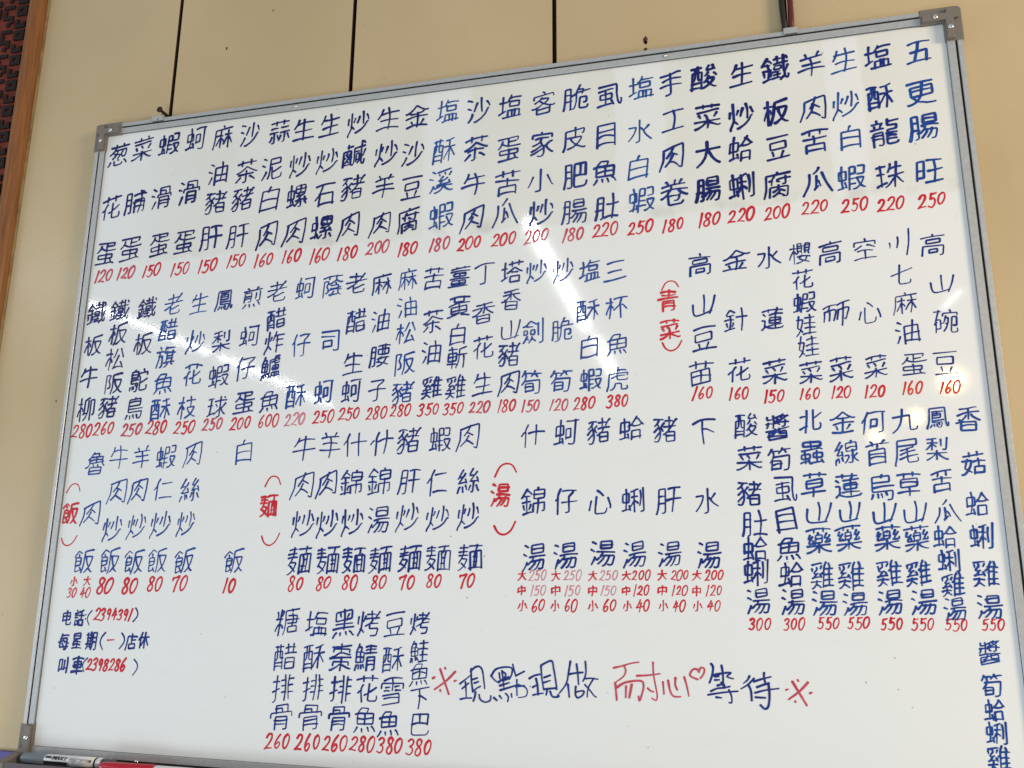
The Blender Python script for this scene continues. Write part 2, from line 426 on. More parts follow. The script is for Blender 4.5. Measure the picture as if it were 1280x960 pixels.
# ------------------------------------------------------------------ handwriting
# centre lines of the characters: code point, then one list of x, y (in hundredths of the character's square) per stroke
GLYPHS = {}
for row in [
[19968,[8,49,91,49]],
[19969,[52,17,52,76,52,86,51,89,49,90,32,90],[10,17,89,17]],
[19971,[9,47,35,43,40,41,88,34,92,32],[38,9,38,77,40,84,43,88,52,89,81,88,83,85,86,82,86,74]],
[19977,[16,17,83,17],[23,50,75,50],[10,85,89,85]],
[19979,[48,40,57,41,83,57],[48,15,48,91],[9,15,90,15]],
[20013,[49,8,49,91],[14,59,86,59],[14,65,14,27,14,25,17,25,85,25,86,28,86,64]],
[20061,[11,33,68,34,68,36,68,83,69,88,74,90,89,90,92,86,93,80],[39,8,39,30,34,60,24,78,9,90]],
[20116,[15,17,83,17],[9,86,90,86],[20,45,73,47,73,51,70,86],[43,17,42,43,40,48,34,86]],
[20160,[36,42,92,42],[64,9,64,91],[31,9,23,24,22,33,23,39,23,91],[20,35,14,38,8,48]],
[20161,[32,8,23,25,22,33,23,40,23,91],[42,24,86,24],[20,35,15,39,8,47],[38,84,90,84]],
[20180,[35,51,91,51],[83,15,82,20,65,33,64,36,62,89,60,91,48,92],[17,36,11,40,8,45],[41,14,89,14],[28,8,19,26,18,35,18,92]],
[20241,[34,33,57,33,64,35,68,33,90,33],[61,9,61,36,59,41,55,44,42,66,33,77],[64,36,69,42,76,56,84,68,91,76,92,81],[32,8,23,26,20,33,22,40,22,91],[20,35,12,39,8,45,7,49],[60,40,61,43,61,92]],
[20309,[38,17,92,17],[85,17,85,82,84,89,81,91,67,92],[28,8,22,23,19,33,20,39,20,91],[40,66,61,66,64,65,64,40,64,38,61,38,42,38,40,39,40,73],[19,35,12,38,9,43,8,48]],
[20570,[56,52,35,52,33,53,33,88],[73,7,69,24,67,30,66,39,68,42,74,64,77,67,77,74,88,86,92,90],[68,26,92,26],[31,26,57,26],[56,52,55,81,52,81,33,82],[17,35,11,38,8,42,6,47,6,51],[26,8,19,23,17,33,18,39,18,92],[88,26,83,57,80,64,77,66],[44,8,44,52],[77,75,74,76,62,88,58,91],[66,40,62,42,60,49,56,52]],
[21133,[23,67,19,70,18,76,10,89],[5,27,10,27,17,24,31,11,33,10,55,24],[68,18,68,66],[88,9,88,88,85,91,76,92],[43,77,48,80,56,86],[45,68,43,77,33,90],[18,77,23,78,27,83],[17,24,23,28,44,28],[53,47,53,58,38,58,38,43,39,41,52,41,53,47],[26,49,25,59,14,59,12,58,11,43,12,41,25,41,26,49]],
[21271,[60,10,60,73,61,86,64,89,73,90,80,90,89,88,92,80,93,72,90,67],[10,33,35,33],[35,9,35,90],[9,77,28,69,35,68],[60,42,68,40,89,26]],
[21367,[43,24,39,40],[7,61,11,61,25,53,30,48,32,42],[10,41,90,41],[28,58,30,85,31,88,33,90,41,91,74,90,78,86,81,81],[66,58,66,67,62,74,57,76,50,75],[28,58,66,58],[25,55,28,58],[52,6,51,9,48,24],[16,24,83,24],[74,11,69,18,68,24],[24,9,30,16,30,24],[65,42,68,48,73,53,86,61,92,64,92,62],[72,53,66,58]],
[21483,[52,72,56,69],[56,69,85,65],[56,17,56,69],[85,8,85,91],[12,67,34,67,36,66,36,18,36,17,35,16,15,16,12,17,12,76]],
[21496,[12,14,82,14,84,14,85,81,84,88,82,90,73,91,68,91,64,88],[12,32,66,32],[18,74,56,74,58,73,58,70,58,51,57,49,20,49,19,51,18,82]],
[22612,[9,32,30,32],[51,52,76,52],[34,51,45,44,61,32,65,34,84,47,92,50,92,49],[19,8,19,72],[77,8,77,26],[49,8,49,26],[36,17,92,17],[8,77,30,68,33,65],[83,89,45,89,44,86,45,67,48,66,82,67,83,68,83,89]],
[22633,[57,64,57,89],[30,89,92,89],[8,74,22,67,32,64],[19,8,20,67],[8,32,36,32,41,28,44,19,48,17,50,8],[70,64,70,89],[41,89,41,65,42,64,44,64,86,64,86,66,86,89],[48,18,91,18],[41,28,48,32,81,32,82,35,82,48,81,50,50,50,48,50,47,48,47,32]],
[22823,[10,36,44,36,50,38,55,36,90,36],[49,8,48,41,45,44,40,61,27,78,10,90],[49,40,53,44,64,66,76,81,86,88]],
[23043,[18,7,10,56,12,59,24,66],[8,27,28,27,31,28,32,31,28,52,23,70,16,82,8,90],[44,64,89,64],[36,89,91,89],[24,70,28,73,33,78],[65,53,65,89],[45,20,85,20],[65,8,65,43],[42,43,90,43]],
[23376,[18,14,72,14,74,15,75,16,72,22,52,34,50,36,50,83,49,89,45,91,33,92],[8,52,90,52]],
[23458,[15,44,32,35,33,33,38,31,40,25,43,24],[32,36,38,42,47,50,53,51,59,56,77,62,89,64,94,61],[38,31,41,32,65,32,68,33,66,39,56,48,55,51],[11,27,11,18,14,16,85,16,88,17,89,27],[44,5,50,9,51,16],[25,64,26,70,26,86,27,89,70,89,74,88,74,69,76,62],[26,68,74,68],[5,64,10,66,24,64,43,55,47,51]],
[23478,[55,59,65,56,68,52,78,45,85,44],[66,57,73,70,80,77,89,85,92,85],[11,28,11,18,14,16,50,16,86,16,89,18,89,28],[43,41,49,52,55,59],[12,68,25,65,49,52],[55,59,56,81,52,89,49,91,43,92,39,91,33,89],[48,8,49,15],[24,32,75,32],[11,86,26,81,49,68,55,67],[14,51,23,49,43,41],[47,33,43,41]],
[23567,[24,33,15,58,9,68],[50,9,50,86,49,89,47,91,33,92],[76,33,86,55,91,68,97,73]],
[23614,[30,45,51,42,69,38,76,38],[25,76,89,66],[28,60,82,51],[52,42,52,83,55,89,59,90,86,90,89,88,90,84,88,77],[72,30,72,36],[17,30,82,30,83,28,84,27,84,14,83,11,17,12,15,61,12,76,8,89,9,93]],
[24029,[51,17,51,83],[85,12,85,91],[19,14,18,58,15,76,8,90,8,91]],
[24037,[49,18,49,83],[8,84,90,84],[14,18,85,18]],
[24052,[82,52,82,16,81,14,17,14,16,17,16,69,18,84,22,88,30,90,76,90,82,89,85,86,89,82,90,75],[16,48,82,48],[49,14,49,48]],
[24215,[51,7,53,12,55,18],[90,19,17,20,15,57,12,76,8,89,9,93],[55,31,55,61],[55,42,86,42],[83,86,34,86,33,84,33,64,36,61,81,62,83,65,83,86]],
[24453,[48,68,55,80],[77,40,77,89,74,91,65,92],[42,19,86,19],[26,8,18,17,9,25],[35,40,92,40],[64,8,64,39],[30,30,24,38,22,43,22,92],[38,58,92,58],[8,55,15,48,20,45]],
[24515,[81,42,90,66,91,72,90,76],[16,43,12,61,9,74],[33,36,33,74,34,85,35,88,39,90,49,90,68,89,70,86,73,83,74,73],[40,11,61,30]],
[25163,[8,59,90,59],[50,14,50,80,49,88,45,91,32,92],[15,15,49,14,76,8,84,10],[15,35,85,35]],
[25490,[74,66,92,66],[74,44,90,44],[7,61,10,59,20,57,24,53,33,52],[43,44,58,44],[22,8,22,82,19,90,12,91],[74,8,74,92],[74,24,91,24],[42,65,58,65],[58,8,58,91],[9,27,32,27],[43,24,58,24]],
[26028,[9,17,44,17],[26,8,26,92],[57,40,92,40],[86,10,86,10,60,16,58,17,57,60,53,76,45,91,47,92],[7,75,43,75,52,80],[10,45,43,45],[80,41,80,91],[26,60,42,59,43,35,42,32,14,32,11,32,10,59,12,60,26,60]],
[26071,[58,80,49,90,44,92],[55,47,82,47],[76,81,83,86],[7,24,33,24,41,28,49,16,51,8],[17,24,17,45,15,61,11,77,8,89,8,93],[43,73,91,73],[82,27,82,73],[55,28,55,72],[17,43,31,44,33,45,33,65,32,83,28,90,23,91],[48,35,89,35],[55,59,82,59],[49,17,90,17],[17,7,22,11,23,17]],
[26106,[39,88,92,88],[66,15,66,88],[45,49,88,49],[43,14,90,14],[10,73,30,73,32,72,32,69,32,15,30,14,11,15,10,17,10,81],[10,43,32,43]],
[26143,[24,40,75,40,78,39,80,15,77,11,22,11,20,14,20,38,24,41,24,49,22,56,12,64],[20,25,80,25],[9,90,90,90],[50,49,50,89],[23,57,83,57],[20,73,80,73]],
[26356,[8,90,11,91,17,90,28,86,35,81,38,81,55,86,67,90,86,91,92,90],[50,12,50,58,48,68,40,81],[10,11,90,11],[18,43,83,43],[24,67,35,81],[49,60,22,60,19,59,18,30,19,27,80,27,83,28,83,56,82,59,80,60,50,60]],
[26399,[61,35,89,35],[17,51,42,51],[17,8,17,67],[7,67,49,67],[42,8,42,67],[53,90,57,81,60,64,61,12,64,11,86,11,88,12,89,15,89,88,85,91,77,91],[60,58,89,58],[22,76,19,78,9,91],[17,35,42,35],[8,20,49,20],[36,77,43,86]],
[26479,[40,58,50,51,59,42,67,39,76,40,92,57],[73,16,66,36,67,43,67,91],[23,43,17,48,7,70,7,76],[24,8,24,92],[23,40,30,43,35,49],[43,15,92,15],[8,28,38,28]],
[26494,[23,8,23,92],[22,43,16,49,8,69,7,75],[65,40,50,78,48,84,43,90],[76,10,80,23,89,42,90,48],[58,10,57,12,49,35,43,43],[77,65,89,89],[23,42,28,44,31,48,35,55,35,61],[48,86,85,83],[8,27,35,27]],
[26495,[45,36,81,36,85,38,84,45,78,60,74,68,70,72],[57,36,59,49,64,61,69,72,70,76],[9,26,35,26],[23,8,23,35,22,42,23,48,23,92],[20,43,16,47,7,68,7,73],[70,76,84,88,90,90,92,90],[47,90,50,90,53,89,70,76],[86,10,86,10,47,17,45,58,41,76,35,90],[23,39,30,42,34,50,33,55]],
[26525,[22,40,28,42,35,52,35,56],[8,26,34,26],[23,8,20,42,23,48,23,91],[20,43,15,49,7,67,7,73],[40,91,55,84,68,75,78,61,84,50,84,45,82,44,51,44,48,45,50,52,57,65,64,74,81,86,89,90,92,90],[44,23,89,23],[65,8,65,44]],
[26611,[82,74,86,73,89,69,89,18,86,16,74,16,72,17,70,92],[9,27,28,27],[64,8,57,9,42,16,41,18,40,66,36,74],[18,42,24,43,26,45,30,51,30,58],[57,24,57,53,56,64,51,80,40,91],[40,68,55,67],[17,51,14,52,12,55,7,69,7,76],[19,7,18,49,19,55,19,92]],
[26792,[85,8,85,48,83,51,73,51],[10,89,19,85,31,78,39,72,42,66],[30,33,36,34,45,40],[11,11,28,10,42,8,48,9],[30,10,30,51],[8,25,48,25],[9,65,38,65,44,66,55,66,61,65,90,65],[49,57,49,91],[57,66,60,72,73,81,88,88,93,88],[64,12,64,39],[28,30,23,34,12,45,8,48]],
[26839,[10,42,14,43,20,42,43,32,48,32,57,33,85,43,90,43],[49,8,49,39],[17,76,18,66,19,65,22,64,80,64,81,66,82,75],[5,89,9,90,20,86,33,82,43,75,49,74],[19,32,19,24,23,23,76,23,80,24,80,32],[8,52,91,52],[49,74,57,75,77,85,90,89,93,89],[49,49,49,93],[10,11,90,11]],
[27387,[58,57,57,64],[69,30,89,30],[36,65,93,65],[78,65,77,72,70,83],[72,40,86,40],[72,48,72,41,69,36,69,10,73,9,86,9,89,11,89,36,85,45,91,52],[38,92,57,88,60,86,62,83],[52,65,49,75,51,77,64,83,70,84,88,91,89,90],[20,40,27,43,31,48,31,51],[8,26,31,26],[40,30,58,30],[40,18,58,18],[20,8,20,92],[19,43,14,48,6,67,5,73],[56,40,43,40,41,39,41,10,43,9,57,9,58,12,58,36,56,43,59,49],[69,18,89,18],[42,45,36,52]],
[27599,[8,57,92,57],[43,42,43,41,48,43,56,49,57,57],[59,92,70,92,73,90,75,86,76,76,77,35,75,34,26,34,25,36,20,61,19,76,20,78,89,80],[40,57,41,62,55,73,55,80],[28,8,26,15,14,33],[26,16,89,17]],
[27700,[10,33,33,33,34,35,31,49,27,58,19,70,10,80],[80,30,69,42,62,48],[51,39,56,42,62,48,66,57,76,68,91,80],[50,8,50,85,49,89,47,91,38,92]],
[27801,[9,36,20,43],[81,24,90,43],[12,10,16,10,27,16],[61,8,61,60],[45,24,44,26,35,52],[26,62,12,89],[34,90,38,91,58,83,74,70,83,55,86,52]],
[27833,[64,8,64,85],[40,57,89,57],[8,36,11,38,22,43],[40,85,89,85],[40,92,40,31,40,28,43,27,85,27,88,28,89,90],[15,9,27,16],[24,64,24,68,14,89]],
[27877,[56,47,56,80,57,86,58,90,64,91,86,91,90,88,92,78],[42,33,83,33,86,32,86,14,85,12,45,11,42,12,40,64,38,77,32,90],[56,65,66,62,85,52],[24,60,24,65,11,89],[14,9,26,16],[9,36,20,42]],
[28271,[44,61,88,62,89,67,86,81,84,90,82,91,77,92,74,92,70,90],[73,61,70,70,66,78,59,89,53,91],[33,49,92,49],[42,23,83,23],[23,64,11,89],[14,9,25,15],[9,35,20,42],[27,72,32,70,40,62,44,61],[48,49,44,61],[55,61,55,67,50,74,42,83,36,88],[42,23,42,34,44,36,81,36,83,34,83,14,81,10,44,10,42,12,42,23]],
[28330,[60,20,62,26],[14,10,25,17],[38,60,45,58,59,58,82,56],[60,58,60,72],[32,92,42,89,50,84,53,80,57,73],[55,47,53,50,48,53,47,58],[81,50,82,55,86,59],[49,45,51,51],[66,73,68,78,74,84,84,90,90,91,93,90],[22,64,11,86],[38,14,58,11,83,8],[32,73,91,73],[40,45,60,45,70,38],[55,33,47,40,45,45],[83,18,77,28],[41,23,43,28],[6,36,10,36,20,42]],
[28369,[32,48,33,38,42,38,90,38,91,39,91,48],[42,64,82,64],[8,38,10,38,20,43],[42,92,42,55,43,51,45,50,77,50,81,51,81,53,81,90,78,92,69,92],[42,76,82,76],[42,23,62,24,64,26,64,38],[42,36,42,12,43,11,45,10,80,11,81,36],[14,10,26,18],[24,64,12,89]],
[28818,[52,24,45,49],[82,23,90,44],[22,65,27,67,35,76],[23,8,22,64,16,77,9,89,9,95],[36,26,32,41],[67,8,67,61],[40,90,43,90,62,83,76,72,85,57,89,56],[10,27,8,45,9,50]],
[28856,[62,43,90,43],[62,24,62,91],[55,8,52,22,43,40],[23,8,22,64,16,77,9,89,9,95],[36,25,32,40],[52,23,92,23],[62,66,91,66],[22,65,27,68,35,80],[10,27,7,48]],
[28879,[49,75,51,83,51,88],[17,74,11,88],[32,76,33,88],[20,35,75,35,76,32,76,17,73,16,24,16,22,17,20,18,20,60,22,64,83,64,86,65,86,77,83,90,80,92,70,92],[52,6,49,8,48,15],[65,73,68,82],[20,49,91,49]],
[28900,[59,50,62,51,90,51],[66,38,64,43,56,53,49,55,36,61],[56,53,55,69,83,69,85,70,83,84,80,91,73,92,61,92],[22,8,20,64,16,77,9,90,8,93],[45,18,74,19,82,23],[41,36,92,36],[61,8,61,36],[36,24,30,42],[20,65,26,67,34,78],[89,12,77,30,75,36],[10,26,8,45,9,50]],
[29006,[20,78,12,90,8,93],[59,80,64,90],[15,42,44,42],[81,78,89,90],[83,30,83,60,82,67,78,69,70,69],[9,18,90,18],[75,7,69,9,67,18],[62,33,62,58],[38,80,39,90],[24,6,28,7,31,10,32,18],[15,68,15,33,16,31,19,30,41,30,44,32,44,58,43,67,41,68,34,68],[15,55,44,55]],
[29275,[26,10,22,24,11,40],[22,26,85,26],[51,8,51,91],[8,57,90,57]],
[29664,[9,42,32,42],[42,50,60,50,64,51,73,59,84,76,92,84],[48,26,86,26],[66,8,66,53,64,57,59,61,49,75,43,81,36,85],[65,57,66,60,66,92],[8,14,34,14],[20,14,20,76],[7,83,10,80,35,73],[50,11,49,24,42,39],[67,53,73,50,92,50]],
[29694,[47,43,86,43],[10,40,34,40],[47,27,86,27],[6,77,8,75,23,69,35,67,38,65],[23,12,23,69],[57,60,53,74,51,78,44,86,34,91],[8,11,35,11],[73,60,73,82,75,90,82,92,91,91,92,88,93,82],[86,43,86,57,85,59,48,59,47,57,47,12,50,11,86,11,86,43]],
[29699,[43,39,51,51],[41,24,92,24],[65,8,65,33,67,53,65,59,58,62,40,78],[82,11,86,15],[65,59,65,89,61,91,53,92],[7,81,20,75,31,73,34,70],[90,39,77,53,73,56],[8,14,32,14],[19,14,19,75],[67,55,73,56],[73,56,75,61,80,70,85,77,92,83],[9,42,30,42]],
[29916,[60,65,69,89,74,92],[48,14,47,55,39,84,43,84,65,81],[83,10,76,9,22,17,19,57,16,73,9,89,9,92],[74,10,78,52,83,73,91,88,91,93]],
[29983,[9,89,90,89],[20,56,83,56],[50,8,50,89],[27,9,26,11,22,25,11,41],[22,26,86,26]],
[30005,[16,43,82,43],[16,65,81,65,82,61,82,25,82,23,80,22,17,22,16,25,16,70],[49,8,49,80,50,86,55,90,64,90,84,90,88,88,90,84,91,76]],
[30333,[50,7,47,10,43,23],[18,91,18,25,20,24,43,24,78,24,81,25,82,91],[18,53,82,53],[18,85,82,85]],
[30382,[8,89,14,77,16,64,18,22,83,20,85,23,84,28,82,34,78,36],[52,8,52,45],[24,91,44,84,55,77,59,77],[35,47,38,57,55,77],[18,45,77,47,78,50,76,57,70,65,59,77],[59,77,64,82,80,89,88,91,93,90]],
[30446,[19,36,80,36],[19,85,80,85],[19,90,19,16,20,14,23,14,76,14,78,14,80,90],[19,60,80,60]],
[30707,[27,48,82,49,83,51,83,91],[39,15,38,22,30,39,26,51,19,55,8,67],[10,15,90,15],[26,52,27,57,27,91],[27,85,83,85]],
[30871,[14,43,28,43,30,45,30,78,27,80,14,80],[20,14,12,49,14,57,14,88],[48,31,47,38,40,56,36,58,30,59],[48,39,60,39,59,49,57,60,50,78,40,90],[48,59,55,64],[40,26,41,18,43,17,89,17,90,19,90,26],[64,8,66,16],[77,66,83,68,86,67,88,66,88,36,74,36,72,38,70,86,72,90,75,92,89,91,91,89,92,84,90,77],[11,51,7,55,7,60],[8,12,32,12]],
[31354,[22,57,78,57],[14,48,39,33],[49,57,49,89],[58,34,64,34,86,47],[11,34,11,20,12,19,15,18,86,19,89,20,89,32],[48,7,51,18],[10,89,89,89]],
[31561,[58,15,90,15],[27,15,30,26,28,26],[8,52,92,52],[20,7,18,14,8,26],[64,6,60,8,58,14,55,17,49,26,49,51],[17,36,82,36],[11,67,89,67],[18,15,44,15],[24,75,28,76,39,85],[70,52,70,82,69,89,66,91,56,92],[69,15,73,26]],
[31565,[58,15,91,15],[24,82,55,82,57,81,57,78,57,55,26,53,24,57,24,86],[24,67,57,67],[25,39,83,40,85,41,84,64,81,88,76,91,64,91],[61,7,59,8,58,14,47,26],[26,15,28,24,28,27,26,32,25,39,12,55],[22,7,19,8,18,14,9,26],[69,15,70,22,74,26,73,27],[18,15,43,16,51,20]],
[31958,[91,17,47,17,43,18,43,56,39,78,34,90],[66,8,69,17],[68,26,68,69],[8,41,32,41],[20,8,19,53,20,58,20,92],[55,32,86,32,88,34,88,52,88,56,85,56,55,57],[33,14,28,30],[8,14,11,27,10,32],[18,55,14,59,7,75,7,80],[43,43,92,43],[20,56,27,59,31,64,31,68],[88,89,55,89,53,86,53,72,57,70,86,70,88,73,88,89]],
[32114,[8,59,15,56],[15,56,15,55,17,57,39,55],[25,68,26,86],[25,9,10,34,7,39],[83,40,90,57],[60,52,60,51,61,53,70,53,86,51],[14,70,11,73,7,90],[59,65,52,82],[36,44,41,58],[82,20,75,30,70,33,68,39,60,48,59,52,55,55],[85,66,91,81,95,84],[70,55,70,89,68,91,64,92],[36,23,31,32,25,36,23,42,15,52,14,55,15,56],[10,35,25,36],[36,68,41,82],[68,9,57,27,57,31,58,33,70,32]],
[32218,[44,61,56,61,57,64,56,69,52,74,47,82,41,86],[20,72,23,82,22,88],[24,8,10,34,7,39],[31,44,34,61],[68,47,69,64,68,68,68,90,66,91,61,92,55,90],[77,67,78,73,82,77,89,84,91,86,92,85],[69,65,77,67],[89,58,83,64,77,67],[33,24,27,32,23,36,22,42,14,55,14,56,16,55,17,58,33,57],[10,35,23,36],[48,32,86,32],[67,8,65,17],[10,73,7,89,9,93],[31,68,34,80],[68,47,84,47,86,45,86,18,65,17,49,18,48,20,49,45,51,47,68,47]],
[32650,[9,68,90,68],[15,24,85,24],[27,8,32,16,32,24],[19,45,80,45],[49,25,49,91],[73,8,68,17,67,24]],
[32769,[85,11,65,34,61,40],[17,20,66,20,73,24],[43,8,43,41],[35,58,35,83,38,88,41,90,80,90,85,85,86,78],[7,67,11,67,27,60,34,58,47,48,49,42],[35,70,52,67,74,59,78,60],[8,41,50,42,61,41,91,41]],
[32784,[36,33,36,85,39,89,43,91,48,91,49,90,50,85,50,34,47,33,14,33,11,33,10,35,10,92],[60,30,92,30],[83,8,83,88,81,91,73,92],[64,48,69,62,74,65],[30,14,24,35,24,86],[8,12,52,12]],
[32905,[14,91,14,25,14,23,16,23,85,23,86,88,84,91,81,92,73,92,67,89],[51,8,50,20,48,25,48,33],[51,49,50,51,48,60,39,70,30,77,26,78,25,77],[48,33,58,38,73,48],[24,49,27,49,34,45,40,40,44,34,48,33],[48,61,52,64,70,77]],
[32922,[7,90,11,74,12,61,12,12,15,10,32,10,33,11,34,14,34,86,32,90,26,91],[12,58,34,58],[49,39,90,39],[45,88,91,88],[68,8,68,88],[12,34,34,34]],
[32925,[50,12,89,12],[14,34,36,34],[6,91,9,83,12,70,14,45,14,14,15,11,17,10,34,10,36,12,36,86,33,91,26,91],[14,58,36,58],[47,48,92,48],[68,12,68,91]],
[32933,[8,90,11,74,14,60,14,12,14,10,16,10,32,10,34,11,34,88,32,90,28,91,24,91,20,89],[14,33,34,33],[14,57,34,57],[88,53,88,12,50,12,49,77,50,85,52,89,58,90,84,90,89,86,91,82,92,74],[49,48,88,48],[68,11,68,48]],
[33030,[60,6,57,7,56,14,49,24,47,32,47,64,43,82,39,90,32,89,27,91,24,91],[77,69,84,68,85,67,86,61,85,48,65,48,61,48,61,82,62,86,64,89,73,90,88,90,91,86,92,80],[11,58,32,58],[7,90,9,82,11,60,11,12,12,11,15,10,30,10,31,11,32,89],[32,39,40,38,49,32,92,32],[56,15,74,15,76,16,77,19,73,32],[11,34,32,34]],
[33071,[67,8,67,90],[8,93,7,89,9,81,12,60,12,14,14,11,15,10,30,10,32,12,32,86,30,90,24,91],[76,8,80,8,86,12,86,20],[12,58,32,58],[45,92,45,39,47,36,49,36,85,36,88,38,89,88,86,91,81,92],[43,20,92,20],[45,52,89,52],[12,34,32,34],[45,69,89,69]],
[33104,[49,30,90,30],[77,24,77,47,75,49,68,49],[56,77,74,85,74,85],[55,65,75,73],[91,15,16,15,15,18,15,62,12,76,8,90],[26,36,35,34],[39,73,45,70,55,65],[58,52,55,61,55,65],[28,91,28,61,30,59,33,58,84,59,85,61,84,89,83,91,80,92,74,91,69,90],[40,86,50,81,59,73],[52,38,61,42],[41,23,35,32,35,49],[51,7,53,14]],
[33136,[8,94,6,90,9,80,11,57,11,14,14,10,27,10,30,12,30,86,28,90,20,91],[11,58,30,58],[43,76,49,75,60,80,65,82,72,83,88,91,91,90],[41,11,89,11],[42,92,59,88,64,83],[58,11,58,47],[73,11,73,47],[81,61,78,70,73,78,72,83],[41,61,90,61],[52,61,49,75],[11,34,30,34],[58,55,58,61],[58,47,85,47,86,43,86,28,84,27,43,27,42,30,43,45,58,47]],
[33144,[33,72,41,72,51,61,88,62,89,64,89,72,86,88,84,91,76,92],[5,92,7,89,11,70,14,53,14,11,16,10,30,10,32,11,33,14,33,86,31,91,24,92],[61,61,60,68,57,74,45,88],[49,23,85,23],[43,48,92,48],[14,34,33,34],[76,61,73,75,62,91],[12,58,33,58],[55,49,52,61],[49,23,49,33,51,35,84,35,85,33,84,11,82,10,51,10,49,12,49,23]],
[33457,[10,17,90,17],[56,59,65,57,84,45],[41,67,56,64],[35,35,32,36,26,45,24,51,25,91],[12,60,24,52],[33,8,33,24],[56,35,56,83,57,88,64,90,82,90,86,90,90,85,91,80,89,73],[66,8,66,25]],
[33495,[32,8,32,30],[18,64,82,64],[49,41,49,88],[9,18,90,18],[18,88,81,88,82,43,81,41,78,40,19,41,18,43,18,92],[67,8,67,30]],
[33510,[32,8,32,26],[67,8,67,26],[20,91,20,65,23,62,76,62,78,62,80,65,80,91],[10,16,90,16],[49,32,49,62],[10,42,90,42],[20,86,80,86]],
[33590,[20,60,78,60],[50,48,50,89,47,92,40,92],[65,72,69,73,85,86],[30,72,18,83,12,88],[10,17,90,17],[31,8,31,26],[10,52,10,53,26,47,38,39,47,31,49,30,74,45,88,52,92,52],[68,8,68,26]],
[33609,[32,8,32,22],[10,14,90,14],[20,44,80,44],[8,76,90,76],[49,60,49,91],[67,8,67,20],[80,44,80,57,76,59,24,60,22,59,20,58,20,33,23,31,77,31,80,33,80,44]],
[33735,[25,31,15,61,14,66,39,83],[49,44,90,44],[9,15,90,15],[52,88,86,88,86,85,86,67,86,65,85,65,53,65,52,68,52,92],[65,8,65,23],[33,8,33,23],[8,43,35,43,38,44,39,48,34,64,28,74,20,84,15,88,10,91,5,90],[69,33,69,65]],
[33756,[82,40,74,53],[9,14,90,14],[57,66,59,72,69,78,86,88,92,86],[8,65,39,65,53,66,60,65,90,65],[67,8,67,19],[14,33,45,31,77,27,84,28],[33,8,33,20],[7,88,12,88,30,80,39,72,43,66],[42,39,47,42,49,49],[49,58,49,91],[18,42,24,52]],
[33905,[62,31,61,38,57,48,52,51,49,58,44,61],[10,14,90,14],[32,8,32,14],[34,45,31,50,20,59],[28,30,81,31,82,33,81,53,77,60,69,61,66,60,64,55,61,52,31,43,25,43],[43,31,39,45],[17,74,11,88,7,90],[33,24,30,25,28,30,20,36,10,43],[67,8,67,18],[32,73,33,88,34,89,39,91,65,91,68,88,70,83],[78,73,89,88],[48,69,51,72]],
[33948,[14,65,8,83],[40,64,43,73,43,77],[32,8,32,23],[9,15,90,15],[85,65,92,81,95,83],[27,51,27,89,25,91,19,92],[67,8,67,23],[72,51,72,89,69,91,64,92],[53,51,91,51],[58,33,86,33],[8,51,43,51],[58,64,51,82],[14,33,40,33]],
[34030,[32,8,32,20],[8,14,90,14],[8,53,18,53,20,55,20,81],[67,8,66,19,61,24,60,27,60,82],[39,52,84,52],[20,81,38,89,48,91,61,92,85,91,91,90,95,86],[11,28,20,36],[33,75,90,75],[8,91,16,83,20,81],[35,31,89,31],[39,52,39,61,41,64,82,64,84,61,84,44,82,42,41,42,39,44,39,52]],
[34093,[8,14,90,14],[76,73,76,80,81,86,89,92],[41,90,77,89,81,86],[55,74,53,78,47,84,45,90],[32,73,92,73],[23,80,28,78,32,73],[33,8,33,20],[61,40,64,43,64,49],[66,8,66,18,64,23,64,28],[64,28,72,34,84,41,90,43,95,42],[33,42,36,43,42,41,64,28],[42,61,86,61],[43,49,76,50,77,52,75,61],[32,73,31,62,24,51,30,36,30,31,27,30,12,30,12,92]],
[34193,[18,73,82,73],[10,24,90,24],[8,12,91,12],[33,8,33,12],[49,65,49,80],[10,57,90,57],[20,40,80,40],[66,8,66,12],[49,33,49,48],[7,90,92,90],[18,73,18,78,22,81,77,81,81,80,81,76,81,67,80,65,77,64,22,64,18,66,18,73],[20,40,20,45,24,48,76,48,78,48,80,45,80,35,78,33,76,32,23,32,20,34,20,40]],
[34277,[86,34,75,51,74,56,70,58],[78,25,73,35,72,40,74,40,82,40],[32,8,32,20],[8,14,90,14],[75,56,76,57,89,56,90,55,89,49],[67,8,67,20],[27,50,30,57],[27,34,22,41,20,45,15,52,15,57,17,58,28,57,33,59,39,57,60,56,61,32,58,30,40,30,38,31,38,57],[9,68,38,68,43,70,55,70,61,68,90,68],[18,26,12,40,15,41,22,40],[49,57,49,91],[9,90,18,88,32,81,39,75,41,70],[49,23,48,30],[57,70,60,75,70,83,82,88,90,90,91,89],[38,43,61,43]],
[34382,[27,43,75,39],[49,15,83,15],[49,8,48,42,50,51,56,53,82,53,86,51,88,48],[10,92,9,89,14,77,15,65,16,31,17,28,85,28,86,28,88,31,85,38],[23,91,32,88,36,82,39,76,40,67,41,66,64,66,66,86,67,89,69,90,82,90,88,89,90,83,88,77]],
[34417,[36,27,36,85],[12,30,35,27,55,25,61,26],[11,12,75,12,76,23,76,51,81,80,86,89,90,90,93,82,93,76,92,70],[56,74,59,77,60,83,64,85,66,90],[8,86,60,83],[36,64,56,64,58,62,59,59,58,44,56,43,14,44,14,48,14,60,14,62,36,64]],
[34485,[84,12,84,82,83,89,81,91,76,92,68,91,64,89],[34,67,40,86],[7,85,38,80],[47,11,92,11],[23,8,23,82],[9,55,34,55,35,53,36,51,35,25,10,25,9,27,9,59],[49,65,66,65,68,64,68,35,68,33,67,33,51,33,50,34,49,70]],
